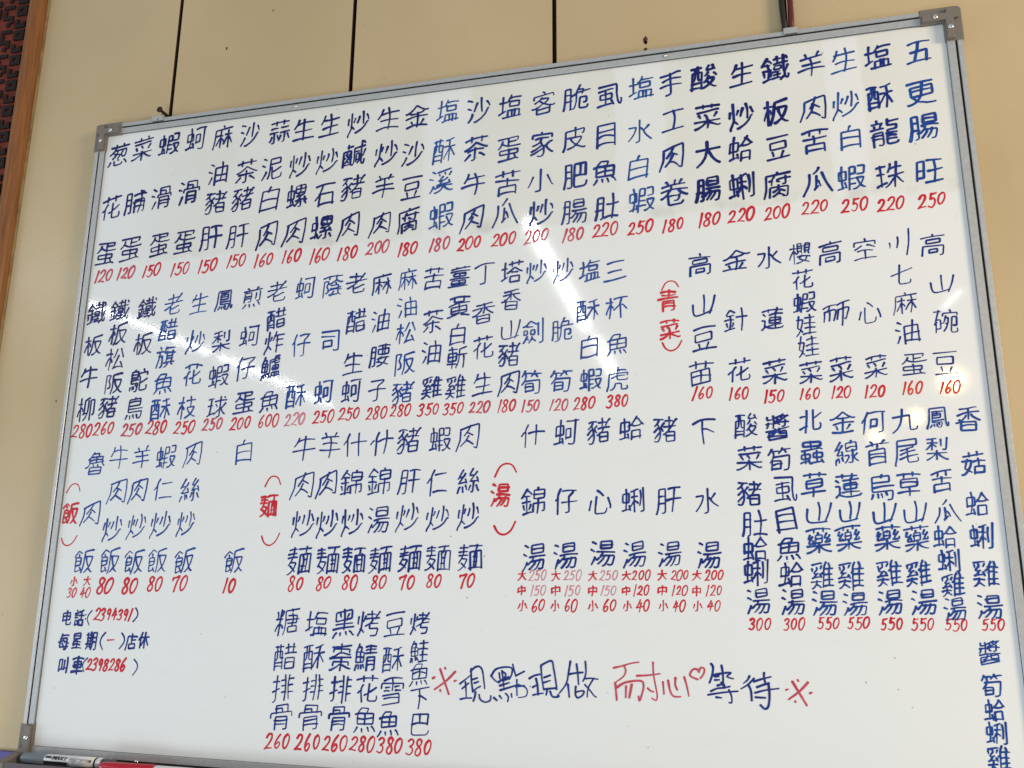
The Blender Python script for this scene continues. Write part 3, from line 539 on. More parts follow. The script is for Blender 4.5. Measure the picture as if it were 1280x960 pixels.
[34507,[26,28,39,36,55,40,89,40,93,39],[49,11,49,39],[72,70,72,77,77,85],[49,25,74,25],[49,50,49,86],[10,89,60,88,78,86,83,88,89,90],[14,11,83,11,85,12,85,15,83,20,82,23],[27,20,25,28,16,39,9,44],[49,56,80,56,81,58,81,69,77,70,19,70,18,67,18,58,19,56,49,56]],
[34532,[24,7,24,81],[51,86,83,86],[51,92,51,60,52,58,55,58,83,58,83,92],[10,55,35,55,36,53,38,52,38,25,11,25,10,27,10,59],[66,14,70,15,81,30,89,38],[67,9,66,12,50,35,45,39,38,39],[51,35,57,40,76,40,80,39,85,35],[36,66,41,83,40,85],[7,84,39,80]],
[34570,[20,8,20,80],[40,36,62,36],[52,15,51,49,52,92],[31,66,35,83,34,83],[7,82,33,78],[52,52,59,55,64,59,64,62],[51,51,47,55,40,68,36,72],[89,8,88,88,86,91,77,92],[40,17,51,15,60,10,65,10],[73,18,73,70],[20,24,30,24,32,25,32,52,30,55,10,53,9,51,9,26,11,24,20,24]],
[34662,[7,84,32,80],[20,7,20,82],[80,80,90,90,94,91],[59,90,65,90,80,80],[70,58,75,69,78,76,80,80],[43,73,61,73],[43,53,60,53],[43,36,59,36,61,35,61,33,61,12,45,11,43,14,43,92],[30,67,30,68,35,86],[70,11,88,11,89,15,89,36,86,38,70,38],[68,51,86,51,90,53,89,59,85,68,82,74,80,76],[20,55,30,55,32,53,32,26,31,24,11,24,9,25,9,53,11,55,20,55]],
[34746,[32,67,35,80,38,84,41,88,44,86,51,78,55,76],[10,55,32,55,34,52,33,25,11,25,10,27,10,60],[45,24,86,24],[67,67,67,90,65,91,58,92],[60,39,58,43,55,48,52,52],[66,11,66,38],[45,68,51,67,85,66],[64,53,61,58,56,62,52,67],[82,58,85,65,91,70],[23,7,23,81],[8,85,23,81,35,80],[82,77,89,89],[48,52,66,52,70,51,80,47],[45,24,45,35,47,38,60,39,85,38,86,36,86,14,85,10,48,10,45,14,45,24]],
[34802,[12,42,78,40,83,41,89,45],[49,7,49,40],[26,49,26,88],[70,49,70,88],[72,27,72,33,75,36,76,40],[86,81,88,86,92,92],[7,89,42,86],[40,80,42,86,45,91,48,92,53,89,88,86],[26,73,42,72,42,57,39,56,11,57,11,72,14,73,26,73],[70,73,88,72,88,56,56,56,56,72,70,73],[72,27,80,26,80,15,77,12,23,12,20,14,19,15,19,25,22,27,72,27]],
[35441,[68,14,68,61],[49,15,67,14,84,8,85,9],[48,38,92,38],[7,24,36,24],[11,86,32,86,33,85,34,83,33,64,12,64,11,66,11,90],[20,8,24,15],[11,50,33,50],[11,36,33,36],[86,89,50,88,50,62,53,61,85,62,86,89]],
[35910,[9,89,90,89],[69,66,62,82,61,89],[11,11,88,11],[30,65,34,78,33,80],[70,30,76,31,77,32,77,52,76,56,24,56,20,55,20,33,22,31,70,30]],
[35948,[92,15,89,16,83,24,78,33,77,39],[48,39,91,39],[43,64,43,64,51,61,53,57,58,56,84,57,85,59,85,86,84,89,53,89,52,61],[42,30,34,38,32,43],[8,14,41,14],[24,14,23,20,18,27,8,35],[52,73,85,73],[32,44,30,44,28,45,31,64,31,76,27,86,26,90,20,92,16,92,11,90],[18,28,23,34,25,42],[30,60,24,62,9,77,8,80],[25,42,30,43],[8,56,20,44,25,42],[68,39,67,44,62,50,60,55],[51,19,76,19,83,24],[32,43,36,45,42,55],[64,8,64,39]],
[36554,[18,47,81,47],[11,16,88,16],[49,8,49,92],[9,77,91,77],[18,47,19,60,20,62,77,64,80,62,81,60,81,32,80,31,77,30,20,30,19,32,18,47]],
[37221,[90,39,76,40,66,50,56,68,50,76,50,83],[72,15,72,91],[55,17,70,15,85,10],[18,10,18,26,20,32,19,47,15,56,9,57],[8,10,42,10],[52,39,66,39,69,41,78,51,91,76],[31,10,30,52,32,55,41,55],[9,92,9,32,9,30,11,30,39,30,41,31,41,90],[9,68,41,68],[9,85,41,85]],
[37240,[67,8,59,19,58,23,59,23],[18,10,19,45,15,56,12,57,8,58],[8,10,41,10],[83,39,91,49],[8,92,8,32,9,30,11,30,38,30,40,31,40,91],[59,23,60,23,60,25,62,26,84,24],[66,49,64,56,60,59,59,62,51,69],[59,64,68,77,76,83,85,89,91,90],[80,12,83,18,84,23,89,27],[64,57,83,58,84,60,84,65,73,78,61,86,50,91],[9,85,40,85],[64,35,55,45],[30,10,30,52,32,55,40,55],[8,68,40,68]],
[37259,[18,11,18,48,15,57,9,58],[8,11,39,11],[28,11,28,51,30,52,39,52],[9,92,9,33,10,31,11,30,35,30,38,31,39,91],[81,7,81,40],[9,85,39,85],[10,68,39,68],[53,72,86,72],[48,40,92,40],[59,7,59,40],[49,20,89,20],[86,72,86,86,85,88,57,89,53,88,53,58,55,56,85,56,86,57,86,72]],
[37292,[43,26,61,23,74,18,81,15,83,10],[60,15,61,15,65,17,67,20],[7,56,92,56],[40,32,92,32],[77,27,77,45,74,47,67,48],[41,14,62,8,66,6,70,5],[64,8,67,10,89,10],[15,82,84,82],[7,31,31,31],[14,31,12,42,10,45,7,48],[31,8,31,47],[49,32,49,38,56,43],[49,18,53,19,55,24],[12,8,12,17,14,19,31,19],[57,56,57,68,59,73,84,74],[40,56,40,65,38,70,32,74,24,76],[84,90,16,90,15,88,15,67,17,65,19,65,82,65,84,68,84,90]],
[37329,[5,35,10,36,23,32,39,20,47,12,49,11,52,12,65,23,78,32,89,36,95,35],[25,68,31,80],[49,38,49,89],[24,32,28,36,49,38,70,36,77,32],[75,67,68,78,64,82],[15,58,85,58],[10,89,89,89]],
[37341,[51,41,92,41],[10,89,44,82],[43,23,31,14,27,12,15,26,15,30,18,32,40,32],[14,61,17,74],[72,8,72,91],[42,60,38,74],[10,50,43,50],[27,32,27,84]],
[37670,[9,49,39,49],[27,7,25,7,24,10,12,25,10,30,7,32],[24,11,40,23],[68,44,68,92],[51,30,89,30],[11,30,15,31,36,32],[10,61,14,74],[9,89,39,83,43,85],[39,60,34,74],[24,32,24,85],[49,84,49,60,50,58,86,58,90,58,90,60,90,81,89,84,83,85],[68,7,67,15],[68,44,88,43,89,19,88,17,67,16,52,16,51,17,51,43,52,43,68,44]],
[37941,[43,15,66,15],[8,50,33,50],[85,10,90,19],[75,7,76,42,77,61,80,69,80,77,84,88,88,90,91,89,92,85,93,80,92,76],[8,88,34,82],[91,45,84,64,80,67],[10,61,11,75],[41,30,92,30],[55,7,55,30],[43,73,64,73],[20,14,25,15,31,19,36,26],[23,7,20,12,7,30,6,34],[42,86,56,84,64,84,68,86],[55,62,55,84],[42,62,65,62],[33,60,30,74],[80,80,75,81,65,91],[22,32,22,84],[9,28,15,32,30,32],[43,47,44,51,45,52,62,52,65,51,65,41,62,40,45,40,44,41,43,47]],
[38442,[57,36,58,43,61,56,73,76,85,89,90,91,92,90],[48,36,84,36,86,39,84,48,81,60,70,76,62,84,52,90],[90,10,84,9,48,14,47,65,43,78,39,90,40,93],[22,68,30,67,33,60,32,49,24,36,32,14,31,11,27,11,14,11,11,12,11,92]],
[38622,[64,8,59,19,57,33,58,40,58,92],[8,70,45,70],[27,64,25,77,20,84,14,90,8,92,8,91],[26,18,27,24,27,27,17,36,15,41,26,43,33,40],[24,43,23,47,18,51,16,56],[25,78,31,81,43,90],[58,47,89,47],[58,67,89,67],[45,17,41,26],[58,27,91,27],[76,10,80,20,80,25,77,30,77,86],[40,47,45,58],[10,22,12,26,11,30],[10,58,15,56,42,55],[10,14,42,9,48,10],[58,86,92,86],[49,41,51,38,57,35]],
[38634,[10,39,10,26,12,24,85,24,89,25,89,39],[49,11,49,48],[61,35,77,35],[22,74,78,74],[19,60,77,60,78,64,78,86,78,89,76,89,17,89],[60,48,80,48],[19,48,38,48],[16,10,83,10],[23,35,38,35]],
[38738,[18,26,82,26],[49,8,49,39],[23,92,23,55,24,51,27,51,73,51,76,51,76,89,74,91,62,92],[15,14,85,14],[23,76,76,76],[8,39,90,39],[23,64,76,64]],
[39151,[24,25,26,35],[6,30,8,26,24,10,27,12,39,20],[14,64,36,62,38,39,36,36,16,35,14,36,14,39,14,85,19,85,34,80],[74,76,85,88,90,90],[53,35,83,35,88,36,84,53,80,65,75,72,74,76],[89,11,85,10,58,15,53,17,52,59,49,80,45,90],[74,76,62,88,58,90],[14,49,38,49],[60,35,61,43,67,60,72,69,74,72],[32,72,39,85]],
[39318,[20,91,20,40,22,38,76,36,78,38,80,40,80,91],[9,20,91,20],[20,53,80,53],[49,22,48,36],[20,86,80,86],[20,69,80,69],[26,7,28,8,32,12,33,20],[76,7,72,9,67,16,66,20]],
[39321,[5,56,11,56,25,49,39,36,41,31],[18,15,44,14,75,9,82,10],[24,74,77,74],[18,52,24,60,24,86,26,89,76,89,77,86,76,60,74,59,24,59],[49,12,49,49],[9,30,90,30],[59,31,61,36,67,42,80,51,90,56]],
[39592,[24,76,75,76],[24,92,24,53,25,50,27,49,72,49,74,50,75,52,75,89,73,91,61,92],[25,23,51,23,52,26,52,36],[25,36,25,14,26,11,28,11,73,11,74,14,74,36],[10,49,10,39,14,36,86,36,89,39,89,49],[24,62,75,62]],
[39640,[8,17,90,17],[12,92,12,58,14,56,83,55,85,56,86,57,86,89,83,91,76,92],[32,82,65,82,67,80,66,68,64,67,33,67,32,69,32,82],[49,8,51,17],[30,28,74,28,76,32,75,41,75,42,73,43,26,43,24,41,24,31,26,28,30,28]],
[39770,[10,33,22,30,80,31,81,33,81,61,80,65,77,65,23,65,19,65,19,31,23,23,30,15,33,12,59,14,59,17,56,24,55,30],[59,77,64,90],[39,80,40,90],[20,76,14,86,8,92],[77,75,82,78,90,91],[19,48,81,48],[49,30,49,65]],
[39791,[36,52,38,58],[38,6,34,7,32,10,28,14,19,25,10,28],[33,11,36,12,58,12,59,15,57,23],[19,25,19,42,22,44,80,44],[3,62,10,61,18,51],[23,23,26,24,78,24,80,26,80,51,91,61],[49,24,49,44],[58,52,60,58,60,58],[23,77,76,77],[19,35,80,35],[23,77,23,86,24,89,74,89,76,86,76,67,73,65,26,65,23,67,23,77]],
[39853,[23,7,11,30,12,35,12,64,15,65,40,65,43,62,42,33,12,32],[12,48,43,48],[19,15,33,16,35,17,31,30,27,35,27,65],[55,65,89,65],[33,74,32,75,35,85],[52,42,90,42],[12,76,11,82,8,92],[55,20,89,20],[42,74,45,81,49,83],[70,52,70,90],[70,8,70,42],[23,76,24,89],[49,90,92,90]],
[39894,[12,48,41,48],[49,36,92,36],[51,14,90,14],[52,24,90,24],[41,74,45,85],[55,92,56,50,58,49,83,49,86,49,86,51,86,89,85,91,78,92],[32,74,34,86],[12,76,8,91],[20,7,19,14,14,24,11,32,12,36,12,64,15,65,38,65,41,62,41,33,11,32],[18,15,31,15,33,17,30,30,26,35,26,65],[70,8,70,36],[22,75,23,84,23,89],[55,74,86,74],[55,61,86,61]],
[40056,[66,74,66,90],[55,90,55,76,56,75,58,74,88,75,89,76,89,90],[57,57,86,57],[19,7,17,8,16,15,10,32,10,64,14,65,33,65,35,64,35,33,10,32],[11,76,7,92],[72,48,72,65],[36,74,39,82,42,83],[86,11,67,11,65,33,66,38,69,39,84,39,88,35],[90,28,92,24,90,20,50,20,47,22,47,61,44,76,41,91],[27,74,30,86],[55,32,80,30],[77,74,77,90],[18,76,19,89],[10,48,35,48],[49,90,93,90],[17,15,27,16,30,17,26,30,23,35,23,65],[57,57,57,64,58,65,84,65,86,62,86,49,84,48,59,48,57,49,57,57]],
[40165,[20,52,92,52],[20,40,75,40,76,36,76,15,73,14,24,14,22,15,20,17,20,61,22,64,84,65,88,66,86,80,83,90,80,92,72,92,68,91],[65,74,68,82],[32,77,33,89],[20,27,76,27],[49,76,51,85,55,89],[17,76,11,89],[48,7,47,14]],
[40179,[27,23,70,23],[48,24,48,33],[32,61,73,61],[32,51,64,51,65,48,65,34,61,33,35,33,32,34,32,35,32,66,32,69,35,70,69,70,72,72,70,82,68,90,65,91,60,92,55,89],[27,80,25,85,20,90],[57,77,60,83],[47,78,49,85,51,88],[32,42,65,42],[36,80,38,89],[9,93,8,89,15,72,17,58,18,15,20,11,80,12,82,52,84,80,88,89,91,90,93,85,93,76]],
[40213,[9,76,7,89],[68,7,73,17,74,23],[90,33,90,24,89,23,53,23,52,23,51,25,52,33,57,38,58,40,58,83,59,88,65,90,83,90,88,89,90,85,91,80,89,74],[26,73,30,82],[11,39,40,39,40,16,38,15,15,15,12,16,11,18,12,61,43,61,45,64,42,89,40,92,33,92],[35,70,39,76,43,77],[18,74,19,86],[58,61,66,59,88,49],[11,50,45,50],[26,7,24,8,23,15],[11,27,40,27]],
[40569,[92,25,55,25,51,26,51,30,50,68,49,80,44,90,40,89,40,85],[20,39,24,43],[33,55,36,58,40,58],[59,39,70,39],[24,60,28,62,33,70,32,70],[81,76,77,77,67,89],[76,8,77,36,80,60,81,66,81,75,85,88,89,90,92,90,93,86,94,78,93,75],[16,48,24,57],[10,57,15,60],[32,42,24,60,17,69,14,73,9,73],[59,74,68,74,70,70,69,52,67,51,60,52,58,55,58,80],[24,17,42,17],[24,7,24,32],[85,8,92,15],[10,85,40,85],[9,91,9,35,9,33,11,32,36,32,40,33,40,85],[24,73,27,77],[92,40,91,42,85,60,82,64]],
[40634,[25,8,25,38,22,42,19,52,10,65],[8,40,41,40],[51,88,90,88],[77,33,77,88],[9,15,40,15],[18,68,33,80,36,85],[51,92,51,36,51,34,55,33,86,33,90,34,90,92],[10,27,39,27],[64,33,64,88],[49,12,92,12],[64,51,76,51],[73,12,69,33],[19,52,36,55,38,57,36,62,31,73,22,83,11,90,7,90],[64,68,76,68]],
[40635,[74,28,74,92],[39,28,38,52,32,58,22,76],[39,51,45,55,51,61,51,65],[60,42,70,42,75,44,80,42,90,42],[90,18,15,19,14,57,11,76,7,88,8,91],[51,8,53,11,55,18],[36,55,39,58,39,92],[74,52,68,55,56,76],[24,42,50,42],[75,50,81,55,89,70,92,76]],
[40643,[49,39,49,76],[32,7,32,24,33,26,64,27,66,26,68,24,68,7],[8,39,91,39],[20,64,80,64],[61,83,67,83,91,91],[14,14,86,14],[66,76,66,83],[5,91,11,91,32,84,40,83],[33,76,33,83],[49,76,22,76,20,73,20,52,22,50,76,49,80,50,80,76,49,76]],
[40657,[17,53,82,53],[32,19,35,30],[23,78,18,81,11,92],[49,10,49,68],[39,82,39,90],[67,20,61,31],[59,81,62,90],[76,78,81,81,89,91,93,93],[9,68,90,68],[49,39,76,39,78,38,80,35,80,14,78,11,19,11,18,35,19,39,49,39]],
[40670,[36,18,33,31],[8,67,47,65],[26,10,26,66],[10,52,44,52],[41,74,47,85],[32,76,34,88],[70,8,70,55],[56,92,56,57,57,55,59,55,85,55,88,56,89,91],[56,86,89,86],[17,19,19,31],[20,76,23,90],[70,28,92,28],[11,78,8,90],[26,40,12,40,10,39,11,10,14,10,43,10,43,14,43,39,41,40,26,40]],
[40845,[10,15,44,15],[58,56,88,56],[40,23,38,25,34,35],[12,92,12,51,15,48,39,48,41,49,42,83,41,89,39,91,35,92,28,89],[58,67,86,67],[12,73,42,73],[17,24,18,36],[58,8,58,26,59,28,85,30,86,31,86,33,86,41,85,43,61,44,59,45,58,82,59,89,65,92,84,92,90,90,92,86],[58,77,88,77],[58,15,91,15],[12,60,42,60],[7,36,45,36],[26,7,27,15]]]:
    GLYPHS[chr(row[0])] = [[(s[i] / 100, s[i + 1] / 100) for i in range(0, len(s), 2)] for s in row[1:]]
# forms written differently by this hand
HAND = {
 '肉': [[(.20, .30), (.20, .6), (.07, .98)], [(.22, .28), (.55, .18), (.88, .12), (.90, .5), (.87, .96), (.76, .9)], [(.56, .14), (.50, .30), (.34, .52)], [(.47, .36), (.7, .5)], [(.52, .48), (.42, .68), (.25, .86)], [(.45, .66), (.72, .82)]],
 '山': [[(.5, .16), (.5, .80)], [(.10, .42), (.20, .86), (.80, .80)], [(.92, .24), (.86, .55), (.74, .88)]],
 '丽': [[(.04, .27), (.50, .20)], [(.28, .22), (.20, .42)], [(.09, .44), (.07, .80)], [(.09, .45), (.47, .40), (.45, .78)], [(.27, .43), (.26, .76)], [(.55, .20), (1.0, .12)], [(.78, .16), (.78, .6), (.76, 1.0)], [(.60, .42), (.58, .76)], [(.60, .43), (.97, .36), (.96, .60), (.93, .80), (.87, .76)]],
 '川': [[(.12, .42), (.14, .62)], [(.42, .26), (.43, .66)], [(.80, .0), (.84, .5), (.80, 1.0)]],
 '瓜': [[(.5, .02), (.34, .22)], [(.22, .25), (.2, .6), (.02, .98)], [(.42, .34), (.42, .72), (.36, .84), (.5, .7)], [(.5, .5), (.6, .72)], [(.62, .22), (.78, .6), (1.0, .98)]],
 '⌒': [[(.0, .78), (.22, .36), (.5, .24), (.8, .36), (1.0, .72)]],
 '⌣': [[(.0, .3), (.2, .62), (.5, .74), (.8, .58), (1.0, .2)]],
 '(': [[(.62, .0), (.40, .28), (.36, .6), (.6, 1.0)]],
 ')': [[(.36, .0), (.60, .28), (.64, .6), (.36, 1.0)]],
 ':': [[(.5, .3), (.52, .34)], [(.5, .68), (.52, .72)]],
 '※': [[(.30, .06), (.5, .48), (.74, .98)], [(.90, .16), (.55, .5), (.08, .82)], [(.48, .0), (.5, .05)], [(.0, .40), (.08, .37)], [(.92, .54), (1.0, .52)], [(.34, .84), (.36, .88)]],
 '♡': [[(.48, .34), (.40, .10), (.16, .10), (.06, .40), (.26, .72), (.5, 1.0)], [(.48, .36), (.60, .02), (.88, .06), (.94, .38), (.78, .70), (.5, .98)]],
}
DIG = {
 '0': [[(.55, .04), (.22, .22), (.10, .62), (.26, .95), (.58, .86), (.80, .46), (.74, .12), (.50, .03)]],
 '1': [[(.60, .0), (.5, .45), (.34, 1.0)]],
 '2': [[(.20, .24), (.42, .04), (.72, .08), (.74, .34), (.46, .66), (.04, .96), (.24, .90), (.80, .95)]],
 '3': [[(.20, .16), (.46, .02), (.74, .12), (.66, .36), (.38, .48), (.66, .56), (.70, .80), (.42, .99), (.08, .90)]],
 '4': [[(.52, .02), (.34, .36), (.08, .64), (.44, .60), (.90, .54)], [(.66, .26), (.58, .6), (.48, 1.0)]],
 '5': [[(.36, .06), (.26, .46), (.52, .38), (.74, .54), (.68, .82), (.40, 1.0), (.08, .90)], [(.36, .06), (.62, .06), (.88, .02)]],
 '6': [[(.70, .0), (.38, .30), (.18, .66), (.28, .95), (.54, .94), (.72, .70), (.56, .54), (.26, .72)]],
 '7': [[(.10, .16), (.08, .28)], [(.10, .14), (.48, .10), (.86, .02), (.60, .40), (.40, 1.0)]],
 '8': [[(.74, .18), (.54, .02), (.28, .12), (.30, .34), (.60, .54), (.68, .80), (.44, .99), (.16, .88), (.22, .64), (.58, .42), (.76, .18), (.70, .08)]],
 '9': [[(.70, .20), (.48, .04), (.26, .18), (.26, .44), (.50, .50), (.70, .22), (.66, .55), (.50, 1.0)]],
}

def smooth(p, em_r=.05):
    """round the corners of a stroke a little, as a felt tip does, and bow its straight runs"""
    out = [p[0]]
    for a, b_, c in zip(p[:-2], p[1:-1], p[2:]):
        la, lc = (Vector(b_) - Vector(a)).length, (Vector(c) - Vector(b_)).length
        da = min(em_r, .42 * la); dc = min(em_r, .42 * lc)
        va = Vector(b_).lerp(Vector(a), da / max(la, 1e-6)); vc = Vector(b_).lerp(Vector(c), dc / max(lc, 1e-6))
        for t in (0, .33, .67, 1):
            q = va * (1 - t) ** 2 + Vector(b_) * 2 * t * (1 - t) + vc * t * t
            out.append((q.x, q.y))
    out.append(p[-1])
    return out
def catmull(p, n_=5):
    if len(p) < 3: return p
    q = [p[0]] + list(p) + [p[-1]]; out = []
    for i in range(1, len(q) - 2):
        p0, p1, p2, p3 = (Vector(v) for v in q[i - 1:i + 3])
        for k_ in range(n_):
            t = k_ / n_
            v = .5 * ((2 * p1) + (p2 - p0) * t + (2 * p0 - 5 * p1 + 4 * p2 - p3) * t * t + (3 * p1 - p0 - 3 * p2 + p3) * t ** 3)
            out.append((v.x, v.y))
    out.append(p[-1]); return out

class Pen:
    """writes flat ink strokes on the board; every stroke sits a hair above the one before"""
    def __init__(s): s.mb = MB(); s.layer = 0
    def stroke(s, pts, w, rnd, mi=0):
        pts = [Vector(p) for p in pts]
        q = [pts[0]]
        for p in pts[1:]:
            if (p - q[-1]).length > w * .12: q.append(p)
        if len(q) < 2: q.append(q[0] + Vector((w * .3, -w * .2)))
        y0 = -.00020 - (s.layer % 12) * .00003; s.layer += 1
        L = [0]
        for a, c in zip(q[:-1], q[1:]): L.append(L[-1] + (c - a).length)
        T_ = L[-1]; ph = rnd.uniform(0, 6.28); k0 = rnd.uniform(.92, 1.12); k1 = rnd.uniform(.50, .95); kw = rnd.uniform(.86, 1.14)
        left, right = [], []
        for i, p in enumerate(q):
            t = L[i] / T_
            d = (q[min(i + 1, len(q) - 1)] - q[max(i - 1, 0)]).normalized(); nrm = Vector((-d.y, d.x))
            ww = .5 * w * kw * (k0 + (k1 - k0) * t ** 1.5 - .10 * math.sin(math.pi * t) + .04 * math.sin(ph + L[i] / w * 1.3))
            left.append(p + nrm * ww); right.append(p - nrm * ww)
        def cap(c, d, r):
            n_ = Vector((-d.y, d.x)); return [c + n_ * r * math.cos(a) + d * r * .9 * math.sin(a) for a in [math.pi * i / 6 for i in range(1, 6)]]
        d0 = (q[0] - q[1]).normalized(); d1 = (q[-1] - q[-2]).normalized()
        r0 = (left[0] - right[0]).length / 2; r1 = (left[-1] - right[-1]).length / 2
        m = s.mb
        for i in range(len(q) - 1):
            ya, yb_ = y0 - .000028 * L[i] / T_, y0 - .000028 * L[i + 1] / T_
            m.poly([(left[i].x, ya, left[i].y), (right[i].x, ya, right[i].y), (right[i + 1].x, yb_, right[i + 1].y), (left[i + 1].x, yb_, left[i + 1].y)], mi)
        e = [left[-1]] + cap(q[-1], d1, r1) + [right[-1]]
        m.poly([(v.x, y0 - .000028, v.y) for v in reversed(e)], mi)
        e = [right[0]] + cap(q[0], d0, r0) + [left[0]]
        m.poly([(v.x, y0, v.y) for v in reversed(e)], mi)
    def glyph(s, strokes, x, z, em, w, rnd, rise=.11, slant=.05, jit=1.0, mi=0, sx_=.94, bow=1.0, curvy=False):
        s.layer = 0
        rise += rnd.gauss(0, .025) * jit; slant += rnd.gauss(0, .025) * jit
        ex = em * sx_ * (1 + rnd.gauss(0, .03) * jit); ez = em * (1 + rnd.gauss(0, .03) * jit)
        ox, oz = rnd.gauss(0, .012) * jit * em, rnd.gauss(0, .012) * jit * em
        for st in strokes:
            P = [Vector(p) for p in st]
            c = sum(P, Vector((0, 0))) / len(P)
            ang = rnd.gauss(0, .042) * jit; sc = 1 + rnd.gauss(.02, .05) * jit; off = Vector((rnd.gauss(0, .013), rnd.gauss(0, .013))) * jit
            ca, sa = math.cos(ang), math.sin(ang)
            P = [c + Vector((ca * v.x - sa * v.y, sa * v.x + ca * v.y)) * sc + off for v in [p - c for p in P]]
            if len(P) == 2 and (P[1] - P[0]).length > .12:
                d = P[1] - P[0]; nn = Vector((d.y, -d.x)); k_ = rnd.gauss(.03, .03) * bow
                P = [P[0], P[0] + d * .33 + nn * k_, P[0] + d * .67 + nn * k_ * .8, P[1]]
                P = catmull([tuple(p) for p in P], 3)
            elif curvy: P = catmull([tuple(p) for p in P], 6)
            else:
                P = smooth([tuple(p) for p in P]); P = catmull(P, 2)
            pts = []
            for p in P:
                u, v = p[0] - .5, .5 - p[1]
                pts.append((x + ox + (u + slant * v) * ex, z + oz + (v + rise * u) * ez))
            s.stroke(pts, w, rnd, mi)
    def number(s, txt, x, z, h, w, rnd, rise=.06, pitch=.64, mi=0):
        adv = [pitch * .62 if ch == '1' else pitch for ch in txt]
        tot = sum(adv); cx = -tot / 2
        for ch, a in zip(txt, adv):
            mx = (cx + a / 2) * h; cx += a
            s.glyph(DIG[ch], x + mx, z + mx * rise, h, w, rnd, rise=.04, slant=.16, jit=1.1, mi=mi, sx_=.64, curvy=True)
    def text(s, t, x, z, em, w, rnd, mi=0, **kw):
        if t[0].isdigit(): s.number(t, x, z, em, w, rnd, mi=mi)
        else: s.glyph(HAND.get(t) or GLYPHS[t], x, z, em, w, rnd, mi=mi, curvy=t in HAND, **kw)

